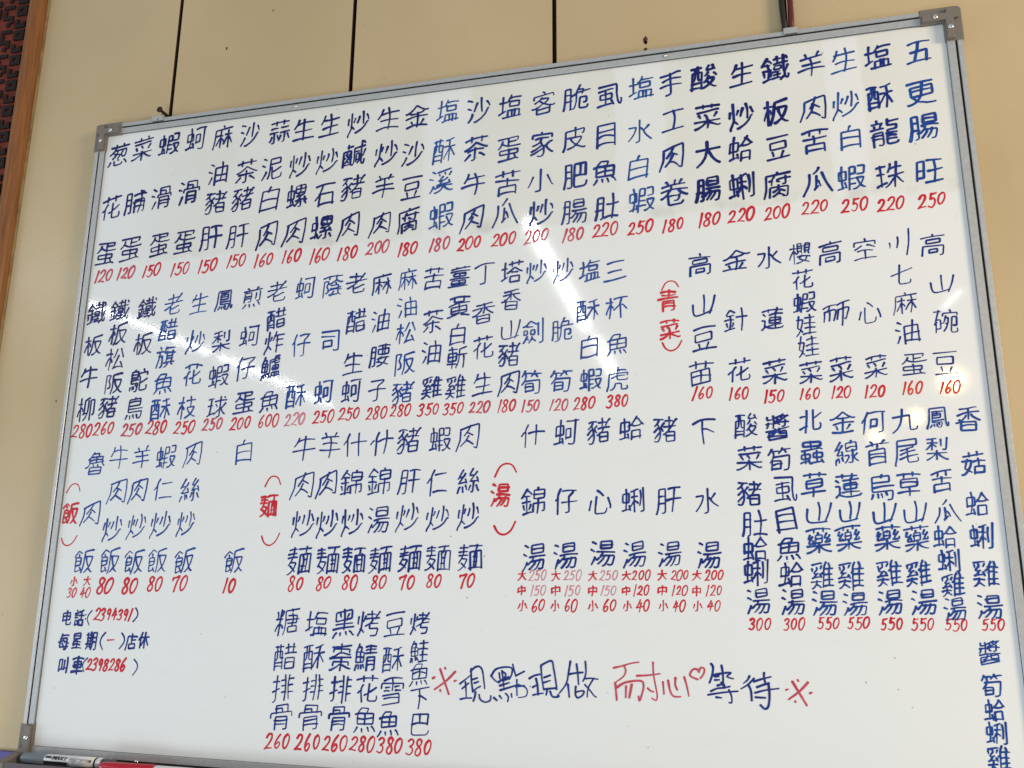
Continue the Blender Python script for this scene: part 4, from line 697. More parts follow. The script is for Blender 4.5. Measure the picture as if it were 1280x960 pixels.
# every column: [characters, [x, z in 0.1 mm], em, width, ink, price, [x, z], price height, price ink, extra small writing]
ITEMS = [
["葱花蛋",[[417,-518],[387,-1373],[397,-2083]],402,0.086,0,"120",[404,-2443],185,1,[],"dish"],
["菜脯蛋",[[831,-463],[797,-1326],[805,-2056]],401,0.086,0,"120",[783,-2424],185,1,[],"dish"],
["蝦滑蛋",[[1284,-440],[1257,-1298],[1287,-2037]],400,0.086,0,"150",[1212,-2422],184,0,[],"dish"],
["蚵滑蛋",[[1741,-406],[1708,-1257],[1710,-2026]],398,0.086,0,"150",[1688,-2436],183,0,[],"dish"],
["麻油豬肝",[[2184,-436],[2158,-1005],[2163,-1467],[2137,-2003]],397,0.086,0,"150",[2126,-2424],182,0,[],"dish"],
["沙茶豬肝",[[2629,-441],[2616,-1044],[2588,-1462],[2574,-2031]],395,0.086,0,"150",[2580,-2390],181,0,[],"dish"],
["蒜泥白肉",[[3095,-476],[3036,-1043],[3034,-1508],[3025,-2025]],393,0.086,0,"160",[3006,-2414],180,0,[],"dish"],
["生炒螺肉",[[3487,-488],[3473,-1032],[3456,-1504],[3456,-2030]],391,0.086,0,"160",[3433,-2392],179,0,[],"dish"],
["生炒石螺",[[3896,-479],[3879,-1018],[3885,-1526],[3866,-2009]],389,0.086,0,"160",[3855,-2416],178,0,[],"dish"],
["炒鹹豬肉",[[4335,-487],[4300,-971],[4290,-1474],[4271,-2013]],388,0.086,0,"180",[4269,-2417],177,0,[],"dish"],
["生炒羊肉",[[4779,-496],[4765,-1015],[4750,-1500],[4738,-2023]],385,0.086,0,"200",[4708,-2375],177,1,[],"dish"],
["金沙豆腐",[[5202,-504],[5151,-1061],[5157,-1556],[5117,-2037]],383,0.086,0,"180",[5131,-2435],175,0,[],"dish"],
["塩酥溪蝦",[[5640,-490],[5609,-1058],[5576,-1521],[5589,-2015]],381,0.075,3,"180",[5577,-2407],174,1,[],"dish"],
["沙茶牛肉",[[6083,-527],[6047,-1088],[6034,-1606],[6009,-2079]],379,0.086,1,"200",[5983,-2433],173,0,[],"dish"],
["塩蛋苦瓜",[[6516,-538],[6499,-1154],[6492,-1644],[6463,-2056]],376,0.086,1,"200",[6445,-2419],172,0,[],"dish"],
["客家小炒",[[6963,-553],[6951,-1141],[6929,-1659],[6939,-2093]],373,0.086,1,"200",[6876,-2415],171,1,[],"dish"],
["脆皮肥腸",[[7412,-534],[7374,-1114],[7379,-1653],[7354,-2124]],371,0.086,1,"180",[7351,-2437],169,1,[],"dish"],
["虱目魚肚",[[7841,-560],[7789,-1121],[7770,-1620],[7781,-2112]],369,0.086,1,"220",[7755,-2411],169,0,[],"dish"],
["塩水白蝦",[[8253,-515],[8216,-1120],[8183,-1613],[8221,-2061]],367,0.075,3,"250",[8191,-2420],167,0,[],"dish"],
["手工肉卷",[[8627,-512],[8629,-1029],[8602,-1520],[8604,-2016]],366,0.09999999999999999,1,"180",[8589,-2426],166,0,[],"dish"],
["酸菜大腸",[[9035,-482],[9060,-1031],[9038,-1529],[9027,-2008]],364,0.104,0,"180",[9019,-2395],165,0,[],"dish"],
["生炒蛤蜊",[[9492,-493],[9462,-1073],[9430,-1512],[9423,-2009]],362,0.104,0,"220",[9394,-2380],164,0,[],"dish"],
["鐵板豆腐",[[9893,-487],[9867,-1074],[9867,-1544],[9819,-2031]],359,0.104,0,"200",[9807,-2380],163,0,[],"dish"],
["羊肉苦瓜",[[10323,-497],[10302,-1068],[10281,-1511],[10281,-2030]],357,0.09999999999999999,1,"220",[10231,-2362],162,0,[],"dish"],
["生炒白蝦",[[10690,-498],[10673,-1077],[10684,-1520],[10662,-2032]],355,0.075,3,"250",[10670,-2376],161,0,[],"dish"],
["塩酥龍珠",[[11077,-504],[11050,-1044],[11064,-1506],[11069,-2057]],353,0.09999999999999999,1,"220",[11056,-2406],160,0,[],"dish"],
["五更腸旺",[[11528,-499],[11495,-1044],[11489,-1478],[11495,-2045]],350,0.09999999999999999,2,"250",[11487,-2401],158,0,[],"dish"],
["鐵板牛柳",[[357,-3014],[368,-3494],[354,-3977],[376,-4429]],351,0.088,0,"280",[353,-4736],180,0,[],"dish"],
["鐵板松阪豬",[[747,-2992],[766,-3351],[760,-3716],[780,-4077],[731,-4408]],349,0.088,0,"260",[706,-4713],178,0,[],"dish"],
["鐵板鴕鳥",[[1199,-2987],[1196,-3517],[1193,-4038],[1179,-4447]],346,0.088,0,"250",[1163,-4738],175,1,[],"dish"],
["老醋旗魚酥",[[1627,-2957],[1590,-3331],[1583,-3724],[1599,-4102],[1590,-4473]],344,0.08,2,"280",[1555,-4717],173,0,[],"dish"],
["生炒花枝",[[2040,-2974],[2046,-3531],[2031,-4008],[2003,-4455]],341,0.08,2,"250",[1994,-4730],170,0,[],"dish"],
["鳳梨蝦球",[[2441,-2944],[2448,-3554],[2456,-4040],[2461,-4472]],339,0.08,1,"250",[2421,-4700],168,1,[],"dish"],
["煎蚵仔蛋",[[2877,-2952],[2874,-3500],[2851,-3947],[2879,-4422]],337,0.08,1,"200",[2844,-4703],166,0,[],"dish"],
["老醋炸鱸魚",[[3251,-2898],[3269,-3287],[3257,-3612],[3236,-3955],[3248,-4414]],335,0.08,1,"600",[3257,-4684],163,0,[],"dish"],
["蚵仔酥",[[3670,-2872],[3664,-3657],[3630,-4365]],333,0.08,2,"220",[3640,-4675],161,2,[],"dish"],
["蔭司蚵",[[4071,-2868],[4093,-3638],[4031,-4328]],331,0.08,2,"250",[4051,-4657],159,0,[],"dish"],
["老醋生蚵",[[4420,-2861],[4446,-3385],[4431,-3960],[4416,-4333]],329,0.08,1,"250",[4409,-4628],157,0,[],"dish"],
["麻油腰子",[[4788,-2900],[4787,-3407],[4797,-3883],[4783,-4328]],327,0.08,1,"280",[4786,-4631],155,0,[],"dish"],
["麻油松阪豬",[[5146,-2861],[5149,-3245],[5151,-3592],[5143,-3996],[5136,-4374]],325,0.08,2,"280",[5112,-4611],153,0,[],"dish"],
["苦茶油雞",[[5502,-2888],[5507,-3453],[5509,-3878],[5522,-4328]],323,0.08,1,"350",[5487,-4614],151,0,[],"dish"],
["薑黃白斬雞",[[5851,-2883],[5860,-3294],[5857,-3655],[5852,-3959],[5840,-4342]],321,0.08,1,"350",[5814,-4616],150,0,[],"dish"],
["丁香花生",[[6194,-2866],[6191,-3402],[6187,-3842],[6184,-4326]],320,0.08,1,"220",[6157,-4609],148,1,[],"dish"],
["塔香山豬肉",[[6554,-2874],[6546,-3246],[6538,-3623],[6520,-3964],[6522,-4310]],318,0.08,1,"180",[6504,-4601],146,0,[],"dish"],
["炒劍筍",[[6876,-2889],[6836,-3683],[6816,-4324]],316,0.08,2,"150",[6806,-4613],144,1,[],"dish"],
["炒脆筍",[[7214,-2905],[7199,-3684],[7165,-4329]],314,0.08,2,"120",[7153,-4616],143,1,[],"dish"],
["塩酥白蝦",[[7547,-2932],[7520,-3449],[7543,-3898],[7537,-4316]],312,0.08,2,"280",[7465,-4608],141,0,[],"dish"],
["三杯魚虎",[[7874,-2958],[7873,-3442],[7873,-3896],[7864,-4331]],310,0.08,2,"380",[7859,-4594],139,0,[],"dish"],
["高山豆苗",[[8882,-2968],[8898,-3472],[8889,-3895],[8845,-4299]],318,0.082,1,"160",[8853,-4538],144,0,[],"dish"],
["金針花",[[9292,-2942],[9263,-3684],[9269,-4291]],313,0.082,1,"160",[9255,-4564],141,0,[],"dish"],
["水蓮菜",[[9675,-2934],[9666,-3700],[9664,-4320]],309,0.082,1,"150",[9638,-4608],139,0,[],"dish"],
["櫻花蝦娃娃菜",[[10025,-2914],[10030,-3240],[10037,-3532],[10037,-3791],[10045,-4057],[10051,-4348]],274,0.082,1,"160",[10026,-4596],137,0,[],"dish"],
["高丽菜",[[10357,-2943],[10356,-3669],[10376,-4326]],301,0.082,1,"120",[10356,-4591],135,0,[],"dish"],
["空心菜",[[10730,-2936],[10720,-3684],[10735,-4316]],297,0.07,1,"120",[10704,-4597],134,0,[],"dish"],
["川七麻油蛋",[[11098,-2891],[11091,-3265],[11094,-3606],[11097,-3941],[11128,-4309]],293,0.07,1,"160",[11088,-4577],132,3,[],"dish"],
["高山碗豆",[[11444,-2941],[11482,-3399],[11496,-3837],[11450,-4307]],289,0.07,1,"160",[11462,-4584],130,3,[],"dish"],
["魯肉飯",[[641,-5204],[642,-5872],[630,-6523]],362,0.068,2,0,[],0,0,[["小",502,-6787,128,0],["大",716,-6773,139,0],["30",496,-6928,128,0],["40",712,-6924,127,0]],"dish"],
["牛肉炒飯",[[1006,-5123],[1026,-5583],[1028,-6087],[1033,-6509]],357,0.068,2,"80",[1013,-6831],194,0,[],"dish"],
["羊肉炒飯",[[1363,-5130],[1365,-5565],[1399,-6045],[1407,-6516]],353,0.068,2,"80",[1396,-6826],192,0,[],"dish"],
["蝦仁炒飯",[[1752,-5128],[1752,-5570],[1768,-6036],[1773,-6513]],349,0.068,2,"80",[1770,-6800],189,0,[],"dish"],
["肉絲炒飯",[[2155,-5094],[2168,-5575],[2154,-6016],[2170,-6510]],344,0.068,2,"70",[2140,-6784],187,0,[],"dish"],
["白飯",[[2924,-5080],[2907,-6494]],335,0.068,2,"10",[2866,-6803],182,0,[],"dish"],
["牛肉炒麺",[[3793,-5059],[3813,-5534],[3847,-6030],[3832,-6476]],366,0.075,1,"80",[3797,-6770],171,0,[],"dish"],
["羊肉炒麺",[[4153,-5036],[4148,-5518],[4179,-6031],[4216,-6473]],362,0.075,1,"80",[4179,-6755],169,0,[],"dish"],
["什錦炒麺",[[4508,-5035],[4490,-5523],[4526,-6002],[4561,-6471]],358,0.075,1,"80",[4532,-6740],167,0,[],"dish"],
["什錦湯麺",[[4868,-5014],[4858,-5508],[4868,-5983],[4911,-6468]],353,0.075,1,"80",[4912,-6725],164,0,[],"dish"],
["豬肝炒麺",[[5234,-5003],[5263,-5514],[5257,-5946],[5295,-6436]],348,0.075,1,"70",[5275,-6729],162,0,[],"dish"],
["蝦仁炒麺",[[5646,-4994],[5629,-5520],[5641,-5957],[5654,-6443]],344,0.075,1,"80",[5621,-6706],160,0,[],"dish"],
["肉絲炒麺",[[6009,-4964],[6039,-5516],[6037,-5949],[6056,-6431]],339,0.075,1,"70",[6031,-6700],158,0,[],"dish"],
["什錦湯",[[6827,-4978],[6837,-5774],[6838,-6425]],338,0.082,1,0,[],0,0,[["大",6704,-6632,126,0],["250",6886,-6625,116,2],["中",6695,-6804,126,0],["150",6895,-6797,115,2],["小",6705,-6975,125,0],["60",6895,-6967,129,0]],"dish"],
["蚵仔湯",[[7239,-4960],[7223,-5778],[7218,-6404]],334,0.082,1,0,[],0,0,[["大",7103,-6627,124,0],["250",7300,-6620,114,2],["中",7102,-6798,124,0],["150",7299,-6790,114,2],["小",7092,-6967,123,0],["60",7278,-6959,127,0]],"dish"],
["豬心湯",[[7633,-4953],[7629,-5781],[7646,-6374]],329,0.082,1,0,[],0,0,[["大",7532,-6622,122,0],["250",7716,-6615,113,2],["中",7529,-6791,122,0],["150",7712,-6783,112,2],["小",7527,-6958,121,0],["60",7718,-6950,125,0]],"dish"],
["蛤蜊湯",[[8020,-4936],[8018,-5767],[8012,-6381]],324,0.082,1,0,[],0,0,[["大",7915,-6617,121,0],["200",8086,-6610,111,0],["中",7911,-6784,120,0],["120",8082,-6777,110,0],["小",7916,-6950,119,0],["40",8095,-6942,123,0]],"dish"],
["豬肝湯",[[8409,-4957],[8426,-5770],[8406,-6378]],319,0.082,1,0,[],0,0,[["大",8318,-6612,119,0],["200",8512,-6605,109,0],["中",8313,-6778,118,0],["120",8506,-6770,109,0],["小",8316,-6942,118,0],["40",8491,-6934,121,0]],"dish"],
["下水湯",[[8833,-4989],[8853,-5774],[8835,-6384]],314,0.082,1,0,[],0,0,[["大",8695,-6607,117,0],["200",8886,-6601,108,0],["中",8688,-6771,117,0],["120",8878,-6764,107,0],["小",8690,-6934,116,0],["40",8871,-6926,119,0]],"dish"],
["酸菜豬肚蛤蜊湯",[[9323,-4948],[9329,-5313],[9309,-5699],[9350,-6043],[9343,-6312],[9338,-6570],[9337,-6874]],305,0.085,1,"300",[9341,-7108],125,0,[],"dish"],
["醬筍虱目魚蛤湯",[[9651,-4967],[9655,-5329],[9694,-5668],[9681,-6000],[9696,-6302],[9695,-6574],[9685,-6868]],301,0.085,1,"300",[9694,-7099],123,0,[],"dish"],
["北蟲草山藥雞湯",[[10005,-4906],[9997,-5265],[9989,-5628],[10019,-5915],[10006,-6224],[10013,-6587],[10024,-6877]],298,0.085,2,"550",[10042,-7082],121,0,[],"dish"],
["金線蓮山藥雞湯",[[10347,-4926],[10362,-5274],[10343,-5632],[10338,-5909],[10308,-6198],[10302,-6583],[10319,-6880]],294,0.085,2,"550",[10343,-7074],120,0,[],"dish"],
["何首烏山藥雞湯",[[10659,-4936],[10663,-5281],[10681,-5654],[10682,-5919],[10690,-6197],[10675,-6562],[10657,-6857]],290,0.085,2,"550",[10662,-7074],118,0,[],"dish"],
["九尾草山藥雞湯",[[10975,-4938],[10969,-5270],[10954,-5624],[10990,-5912],[10981,-6188],[10970,-6551],[10981,-6850]],287,0.085,2,"550",[10961,-7067],117,0,[],"dish"],
["鳳梨苦瓜蛤蜊雞湯",[[11304,-4913],[11271,-5252],[11277,-5594],[11300,-5914],[11259,-6180],[11273,-6426],[11279,-6668],[11278,-6908]],256,0.085,2,"550",[11277,-7066],116,0,[],"dish"],
["香菇蛤蜊雞湯",[[11605,-4950],[11604,-5413],[11597,-5841],[11607,-6179],[11598,-6552],[11599,-6885]],279,0.085,2,"550",[11617,-7058],114,0,[],"dish"],
["醬筍蛤蜊雞湯",[[11551,-7331],[11539,-7645],[11543,-7879],[11534,-8088],[11529,-8332],[11528,-8601]],243,0.085,2,0,[],0,0,[],"dish"],
["糖醋排骨",[[3709,-7225],[3716,-7632],[3710,-7995],[3715,-8344]],345,0.068,1,"260",[3681,-8617],177,0,[],"dish"],
["塩酥排骨",[[4111,-7233],[4094,-7637],[4106,-7987],[4106,-8315]],340,0.068,1,"260",[4083,-8603],174,0,[],"dish"],
["黑棗排骨",[[4484,-7224],[4464,-7624],[4473,-7981],[4471,-8305]],336,0.076,1,"260",[4435,-8592],172,0,[],"dish"],
["烤鯖花魚",[[4798,-7216],[4776,-7613],[4814,-7975],[4800,-8315]],332,0.076,1,"280",[4782,-8581],170,0,[],"dish"],
["豆酥雪魚",[[5139,-7216],[5125,-7619],[5139,-7979],[5113,-8325]],328,0.076,1,"380",[5133,-8578],168,0,[],"dish"],
["烤鮭魚下巴",[[5454,-7199],[5454,-7518],[5463,-7778],[5481,-8043],[5490,-8323]],292,0.076,1,"380",[5489,-8574],165,0,[],"dish"],
["vegetables",[],0,0.1,0,0,[],0,0,[["⌒",8524,-3194,216,0],["青",8498,-3394,293,0],["菜",8505,-3754,289,0],["⌣",8516,-3962,229,0]],"heading"],
["rice",[],0,0.1,0,0,[],0,0,[["⌒",334,-5530,219,0],["飯",317,-5870,325,0],["⌣",335,-6259,226,0]],"heading"],
["noodle",[],0,0.1,0,0,[],0,0,[["⌒",3376,-5476,230,0],["麺",3355,-5795,304,0],["⌣",3389,-6230,235,0]],"heading"],
["soup",[],0,0.1,0,0,[],0,0,[["⌒",6491,-5378,265,0],["湯",6434,-5695,322,0],["⌣",6477,-6092,259,0]],"heading"],
["phone",[],0,0.1,1,0,[],0,0,[["电",468,-7254,219,11],["話",657,-7250,217,11],[":",755,-7237,159,11],["(",819,-7246,182,11],["2394391",1185,-7197,146,0],[")",1527,-7199,178,11]],"line"],
["closing",[],0,0.1,1,0,[],0,0,[["每",462,-7561,228,11],["星",661,-7545,227,11],["期",884,-7538,236,11],["(",1057,-7533,190,11],["一",1190,-7519,167,0],[")",1361,-7524,188,11],["店",1495,-7530,220,11],["休",1685,-7514,219,11]],"line"],
["taxi",[],0,0.1,1,0,[],0,0,[["叫",494,-7863,226,11],["車",718,-7855,269,11],["(",827,-7841,167,11],["2398286",1157,-7829,143,0],[")",1593,-7842,185,11]],"line"],
["slogan",[],0,0.055,1,0,[],0,0,[["※",5780,-7836,298,1],["※",9698,-7787,264,1]],"line"]]
U = 1e-4
# the slogan's strokes: ink, then x, z in 0.1 mm
SLOGAN = [[11,[5965,-7861,6023,-7817,6087,-7767]],
[11,[6032,-7838,6041,-7932,6045,-8013]],
[11,[5993,-7913,6073,-7848]],
[11,[5974,-8029,6036,-8015,6110,-8010]],
[11,[6098,-7691,6104,-7814,6123,-7943]],
[11,[6093,-7720,6138,-7677,6192,-7661,6233,-7702,6253,-7816,6265,-7901]],
[11,[6122,-7807,6176,-7788]],
[11,[6139,-7847,6190,-7827]],
[11,[6123,-7940,6169,-7901,6213,-7879]],
[11,[6156,-7943,6148,-7996,6131,-8042]],
[11,[6199,-7969,6216,-8022,6274,-8047,6332,-8024,6338,-7975]],
[11,[6337,-7755,6382,-7803,6423,-7827]],
[11,[6342,-7757,6390,-7688,6479,-7660,6559,-7657,6594,-7676]],
[11,[6594,-7623,6612,-7687,6630,-7745]],
[11,[6594,-7676,6581,-7738,6555,-7787]],
[11,[6435,-7723,6444,-7784]],
[11,[6466,-7697,6480,-7782,6494,-7896]],
[11,[6470,-7705,6515,-7740,6471,-7791]],
[11,[6427,-7825,6480,-7790,6551,-7763]],
[11,[6480,-7807,6555,-7779]],
[11,[6445,-7861,6556,-7824]],
[11,[6450,-7910,6552,-7877,6670,-7839]],
[11,[6376,-7994,6411,-8022]],
[11,[6442,-7971,6469,-8002]],
[11,[6512,-7943,6545,-7978,6537,-8027]],
[11,[6580,-7944,6586,-7980]],
[11,[6630,-7748,6678,-7722,6731,-7695]],
[11,[6644,-7788,6644,-7881,6647,-7957]],
[11,[6648,-7857,6696,-7850,6745,-7869,6767,-7908,6754,-7957,6710,-7973,6662,-7981]],
[11,[6631,-7865,6736,-7849]],
[11,[6790,-7769,6846,-7737,6912,-7720]],
[11,[6868,-7768,6885,-7844,6892,-7940]],
[11,[6829,-7862,6890,-7828]],
[11,[6833,-7946,6890,-7930,6952,-7921]],
[11,[6925,-7628,6935,-7753,6957,-7885]],
[11,[6925,-7624,6986,-7589,7051,-7571,7072,-7651,7093,-7771,7107,-7874]],
[11,[6961,-7752,7033,-7725]],
[11,[6957,-7807,7033,-7781]],
[11,[6957,-7879,7028,-7868,7101,-7860]],
[11,[6995,-7891,6985,-7937]],
[11,[7030,-7898,7054,-7949,7096,-7955,7129,-7945,7118,-7930]],
[11,[7264,-7567,7244,-7677,7215,-7806,7135,-7913]],
[11,[7234,-7813,7242,-7884,7248,-7948]],
[11,[7252,-7704,7329,-7689,7404,-7680]],
[11,[7334,-7593,7348,-7705,7355,-7810]],
[11,[7323,-7833,7318,-7913,7343,-7951,7394,-7925,7416,-7881,7369,-7879,7327,-7893]],
[11,[7434,-7561,7440,-7669,7426,-7733,7405,-7773]],
[11,[7423,-7746,7498,-7739,7575,-7745]],
[11,[7519,-7750,7463,-7843,7449,-7939]],
[11,[7425,-7809,7488,-7874,7525,-7919,7552,-7935]],
[1,[7752,-7618,7851,-7593,7942,-7564,8032,-7548]],
[1,[7869,-7597,7884,-7643,7858,-7704,7767,-7772]],
[1,[7765,-7776,7772,-7861,7779,-7954]],
[1,[7783,-7823,7865,-7772,7982,-7746,8062,-7749,8076,-7806,8053,-7891,8028,-7951,8018,-7905]],
[1,[7885,-7805,7878,-7924]],
[1,[7947,-7786,7917,-7923]],
[1,[8006,-7692,8135,-7681,8257,-7661]],
[1,[8185,-7543,8188,-7674,8210,-7808,8221,-7892,8206,-7939,8163,-7918]],
[1,[8120,-7817,8148,-7841,8184,-7853]],
[1,[8287,-7746,8291,-7805,8294,-7870]],
[1,[8344,-7727,8362,-7835,8399,-7888,8469,-7889]],
[1,[8424,-7697,8419,-7766,8438,-7820]],
[1,[8518,-7685,8542,-7778,8560,-7881]],
[1,[8677,-7626,8661,-7601,8618,-7600,8584,-7642,8589,-7675,8661,-7704]],
[1,[8676,-7621,8701,-7579,8735,-7594,8724,-7645,8688,-7692]],
[11,[8807,-7537,8827,-7569,8815,-7652,8783,-7733]],
[11,[8818,-7657,8855,-7640]],
[11,[8841,-7666,8881,-7660]],
[11,[8842,-7702,8889,-7698]],
[11,[8917,-7551,8927,-7627,8927,-7721]],
[11,[8855,-7645,8940,-7627,9013,-7622,8969,-7661,9036,-7682]],
[11,[8866,-7757,8934,-7734]],
[11,[8909,-7725,8928,-7760]],
[11,[8793,-7819,8859,-7788,8927,-7778,8995,-7762]],
[11,[8934,-7751,8938,-7780]],
[11,[8762,-7857,8920,-7826,9076,-7806]],
[11,[8983,-7798,9006,-7858,9006,-7923,8979,-7925]],
[11,[8847,-7877,8902,-7881]],
[11,[9203,-7647,9180,-7688,9137,-7723]],
[11,[9248,-7670,9183,-7734,9108,-7781]],
[11,[9190,-7744,9210,-7798,9213,-7894]],
[11,[9246,-7701,9330,-7672,9423,-7646]],
[11,[9354,-7609,9351,-7651,9359,-7701]],
[11,[9274,-7757,9336,-7732,9399,-7710]],
[11,[9250,-7815,9364,-7782,9495,-7761]],
[11,[9393,-7725,9397,-7830,9380,-7941,9343,-7971,9299,-7935]],
[11,[9253,-7859,9354,-7860]]]
for idx, (txt, pos, em, w, ci, price, pp, ph, pc, small, sec) in enumerate(ITEMS):
    rnd = random.Random(7919 * idx + 13)
    part = None
    if pos:
        p = Pen(); rise = rnd.gauss(.12, .02)
        for ch, (x, z) in zip(txt, pos):
            e = em * U; 
            st = HAND.get(ch) or GLYPHS[ch]
            p.glyph(st, x * U, z * U, e, e * w * .97 * rnd.uniform(.9, 1.1), rnd, rise=rise, curvy=ch in HAND and ch != '肉')
        part = p.mb.build("dish_name", BLUES[ci], wb, at=(pos[0][0] * U, 0, pos[0][1] * U))
    if price:
        p = Pen(); h = ph * U
        p.number(price, pp[0] * U, pp[1] * U, h, h * rnd.uniform(.15, .185), rnd, rise=.04 + .06 * (pp[1] > -4000))
        p.mb.build("price", REDS[pc], part, at=(pp[0] * U, 0, pp[1] * U))
    if small:
        if sec == 'dish':
            for a, c in zip(small[0::2], small[1::2]) if len(small) > 4 else ((small[0], small[2]), (small[1], small[3])):
                p = Pen(); lt, lx, lz, ls, lc = a
                p.text(lt, lx * U, lz * U, ls * U, ls * U * .15, rnd)
                nt_, nx_, nz_, ns_, nc_ = c
                p.number(nt_, nx_ * U, nz_ * U, ns_ * U, ns_ * U * (.13 if nc_ == 2 else .155), rnd, mi=1)
                p.mb.build("price", [REDS[lc], REDS[nc_]], part, at=(lx * U, 0, lz * U))
        else:
            names = {'heading': 'section_heading', 'line': 'slogan' if txt == 'slogan' else 'notice_line'}
            blue = [q for q in small if q[4] >= 10]
            if txt == 'slogan': blue = [['', 5700, -7900, 0, 11]]
            red = [q for q in small if q[4] < 10]
            par = wb
            for grp, nm in ((blue, names[sec]), (red, 'red_lettering' if blue else names[sec])):
                if not grp: continue
                p = Pen()
                for t, x, z, s_, c_ in grp:
                    if not t: continue
                    wide = .125 if sec == 'line' else .10
                    if t[0].isdigit(): p.number(t, x * U, z * U, s_ * U, s_ * U * .20, rnd, rise=.015, pitch=.60)
                    else:
                        p.text(t, x * U, z * U, s_ * U, s_ * U * wide * (.75 if txt == 'slogan' else 1), rnd, rise=.06, sx_=1.0 if t in HAND else .74 if sec == 'line' else .88)
                t, x, z, s_, c_ = grp[0]
                if txt == 'slogan':
                    for c2, st in SLOGAN:
                        if c2 == c_: p.stroke([(v[0] * U, v[1] * U) for v in catmull([(st[i], st[i + 1]) for i in range(0, len(st), 2)], 6)], .0024, rnd)
                o = p.mb.build(nm, BLUES[c_ - 10] if c_ >= 10 else REDS[c_], par, at=(x * U, 0, z * U))
                par = o

# ------------------------------------------------------------------ nail, wire, cord
nx, nz = .1085, .0115
nail = MB()
dirv = Vector((-.04, -1, .05)).normalized()
p0 = Vector((nx + .001, WALL_Y + .002, nz))
nail.lathe([(0, .0025), (.021, .0022), (.0212, .0046), (.0226, .0048), (.0234, .0030)], p0, dirv, 14)
tag(nail.build("iron_nail", M_RUST, at=(nx, WALL_Y, nz), smooth=False), "dark rusty nail sticking out of the wall joint above the whiteboard's left hanging clip", "nail")
wr = MB()
a = p0 + dirv * .012 + Vector((0, 0, .0024)); b_ = Vector((.1085, -.0064, -.0050))
wr.tube([a + Vector((.0012, 0, -.001)), a, a + Vector((-.0012, 0, -.0012)), (a + b_) / 2 + Vector((.0004, 0, 0)), b_ + Vector((0, 0, .001)), b_], .00055, 8)
tag(wr.build("hanging_wire", M_WIRE, at=tuple(a)), "thin steel wire looped from the rusty nail down to the left hanging clip", "wire")

cord = empty("hanging_rope", (1.010, WALL_Y, .004))
tag(cord, "black and dark red rope hanging down the wall joint to the whiteboard's right clip", "rope")
m = MB(); zz = [.003 + i * .02 for i in range(45)]
m.tube([(1.0055 - .0022 * (1 - math.exp(-i * .5)) - .0006 * math.sin(i * .7), WALL_Y - .006 - .002 * math.cos(i * .4), z) for i, z in enumerate(zz)], [.0034 + .0002 * math.sin(i) for i in range(45)], 12)
m.build("black_strand", M_CORD_K, cord, smooth=True)
m = MB()
m.tube([(1.0122 + .0012 * (1 - math.exp(-i * .5)) + .0005 * math.sin(i * .6 + 1), WALL_Y - .0062 - .002 * math.sin(i * .5), z) for i, z in enumerate(zz)], [.0036 + .0002 * math.cos(i * 1.3) for i in range(45)], 12)
m.build("red_strand", M_CORD_R, cord, smooth=True)

# ------------------------------------------------------------------ marker pens in the tray
pr = .0062
pz = tz + pr + .0004; py = -.0172
pen = empty("marker_pen", (.02, py, pz - pr))
tag(pen, "silver marker pen with blue grey cap and white label, leftmost in the pen tray", "marker pen")
ax = Vector((1, .012, 0))
def part_pen(prof, name, mt, seg=28, o=(.0205, py, pz), par=pen, axis=ax, a0=0.0, smooth=True):
    m = MB(); m.lathe(prof, o, axis, seg, a0=a0)
    ob = m.build(name, mt, par, smooth=False)
    if smooth:
        for p in ob.data.polygons: p.use_smooth = len(p.vertices) == 4
    return ob
part_pen([(0, .0048), (.0012, .0060), (.004, .0064), (.034, .0067), (.035, .0062)], "cap", M_PEN_CAP)
barrel = part_pen([(.0352, .0058), (.0375, .0062), (.112, .0062), (.118, .0062), (.1182, .0058)], "barrel", M_PEN_SILVER)
part_pen([(.0725, .00628), (.1085, .00628)], "label", M_PEN_LABEL, par=pen)
part_pen([(.1090, .0063), (.1115, .0063)], "ring", M_PEN_BLACK)
part_pen([(.1184, .0056), (.128, .0054), (.136, .0046), (.1372, .0036)], "end_plug", M_PEN_DARK)
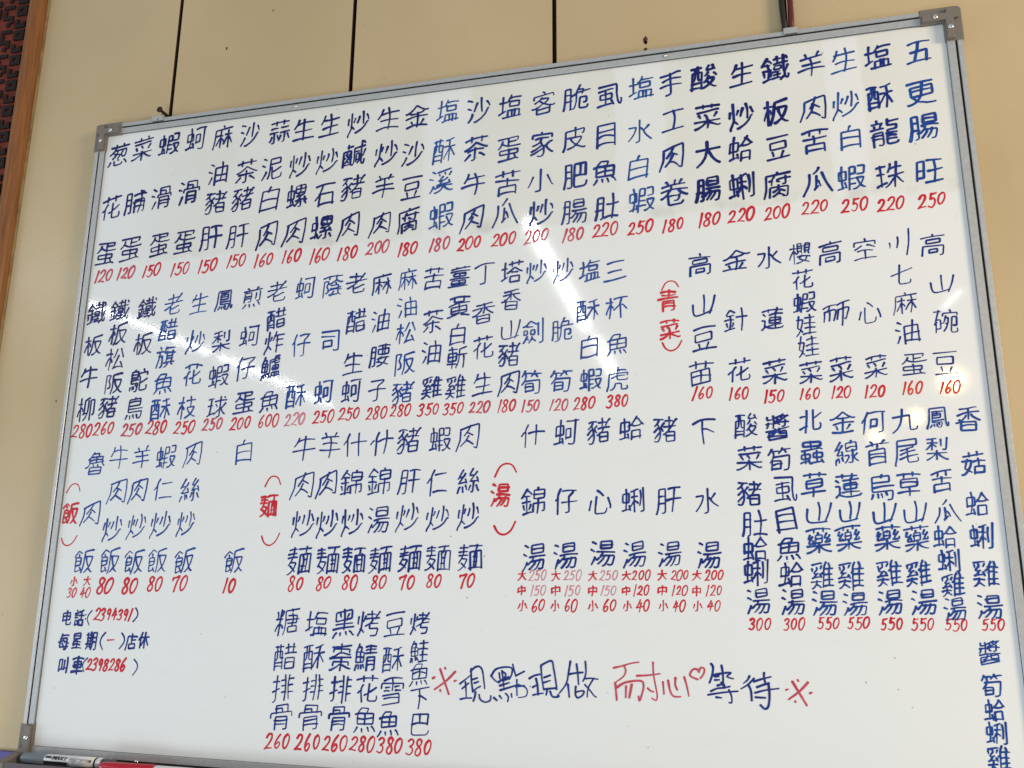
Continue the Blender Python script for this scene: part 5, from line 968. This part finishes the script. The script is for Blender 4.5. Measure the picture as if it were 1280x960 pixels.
# print on the barrel: dark bands, the word MAXI and fine lines
def wrap(mb, x0, x1, a0, a1, r, mi=0, seg=5):
    for k_ in range(seg):
        t0, t1 = a0 + (a1 - a0) * k_ / seg, a0 + (a1 - a0) * (k_ + 1) / seg
        mb.poly([(x, py - r * math.cos(t), pz + r * math.sin(t)) for x, t in ((x0, t0), (x1, t0), (x1, t1), (x0, t1))], mi)
m = MB(); xb = .0205
wrap(m, xb + .037, xb + .0722, -.75, -.02, .00632)
o = m.build("printed_band", M_PEN_BLACK, barrel)
m = MB()
LET = {'M': [[(0, 0), (.1, 1), (.5, .25), (.9, 1), (1, 0)]], 'A': [[(0, 0), (.5, 1), (1, 0)], [(.2, .35), (.8, .35)]], 'X': [[(0, 0), (1, 1)], [(0, 1), (1, 0)]], 'I': [[(.5, 0), (.5, 1)]]}
def letters(mb, word, x, wd, ang, da, th, r):
    for i, ch in enumerate(word):
        for st in LET[ch]:
            for (u0, v0), (u1, v1) in zip(st[:-1], st[1:]):
                n_ = 3
                for q in range(n_):
                    ua, va = u0 + (u1 - u0) * q / n_, v0 + (v1 - v0) * q / n_
                    ub, vb = u0 + (u1 - u0) * (q + 1) / n_, v0 + (v1 - v0) * (q + 1) / n_
                    P = []
                    for (u, v, s_) in ((ua, va, -1), (ub, vb, -1), (ub, vb, 1), (ua, va, 1)):
                        sl = .0012 * v
                        t = ang + da * v
                        P.append((x + i * wd * 1.18 + u * wd + sl + s_ * th, py - r * math.cos(t), pz + r * math.sin(t)))
                    mb.poly(P)
letters(m, "MAXI", xb + .0490, .0046, .30, .75, .0008, .00634)
wrap(m, xb + .0385, xb + .0470, .55, .95, .00632)
m.build("lettering", M_PEN_BLACK, barrel)
m = MB(); rnd = random.Random(3)
for ang, h_ in ((-.62, .07), (-.42, .06), (-.18, .05), (.02, .05), (.22, .07), (.46, .10), (.70, .08)):
    x = xb + .075
    while x < xb + .104:
        l_ = rnd.uniform(.0012, .0042)
        if rnd.random() < .8: wrap(m, x, x + l_, ang, ang + h_, .00633, seg=1)
        x += l_ + .0007
wrap(m, xb + .1035, xb + .1068, .30, .66, .00634, seg=3)
m.build("fine_print", M_PEN_DARK, barrel)

py2, pz2 = -.0285, tz + .0062
pen2 = empty("marker_pen", (.15, py2, pz2 - .006))
tag(pen2, "glossy red marker pen lying in the tray beyond the silver one", "marker pen")
part_pen([(0, .0040), (.002, .0052), (.008, .0062), (.074, .0066), (.0745, .0060)], "cap", M_PEN_RED, o=(.146, py2, pz2), par=pen2, axis=Vector((1, .03, -.0)))
part_pen([(.0748, .0054), (.078, .0056), (.125, .0056), (.128, .0046)], "barrel", M_PEN_SILVER, o=(.146, py2, pz2), par=pen2, axis=Vector((1, .03, -.0)))

for o in bpy.data.objects:
    if "origin" in o: del o["origin"]
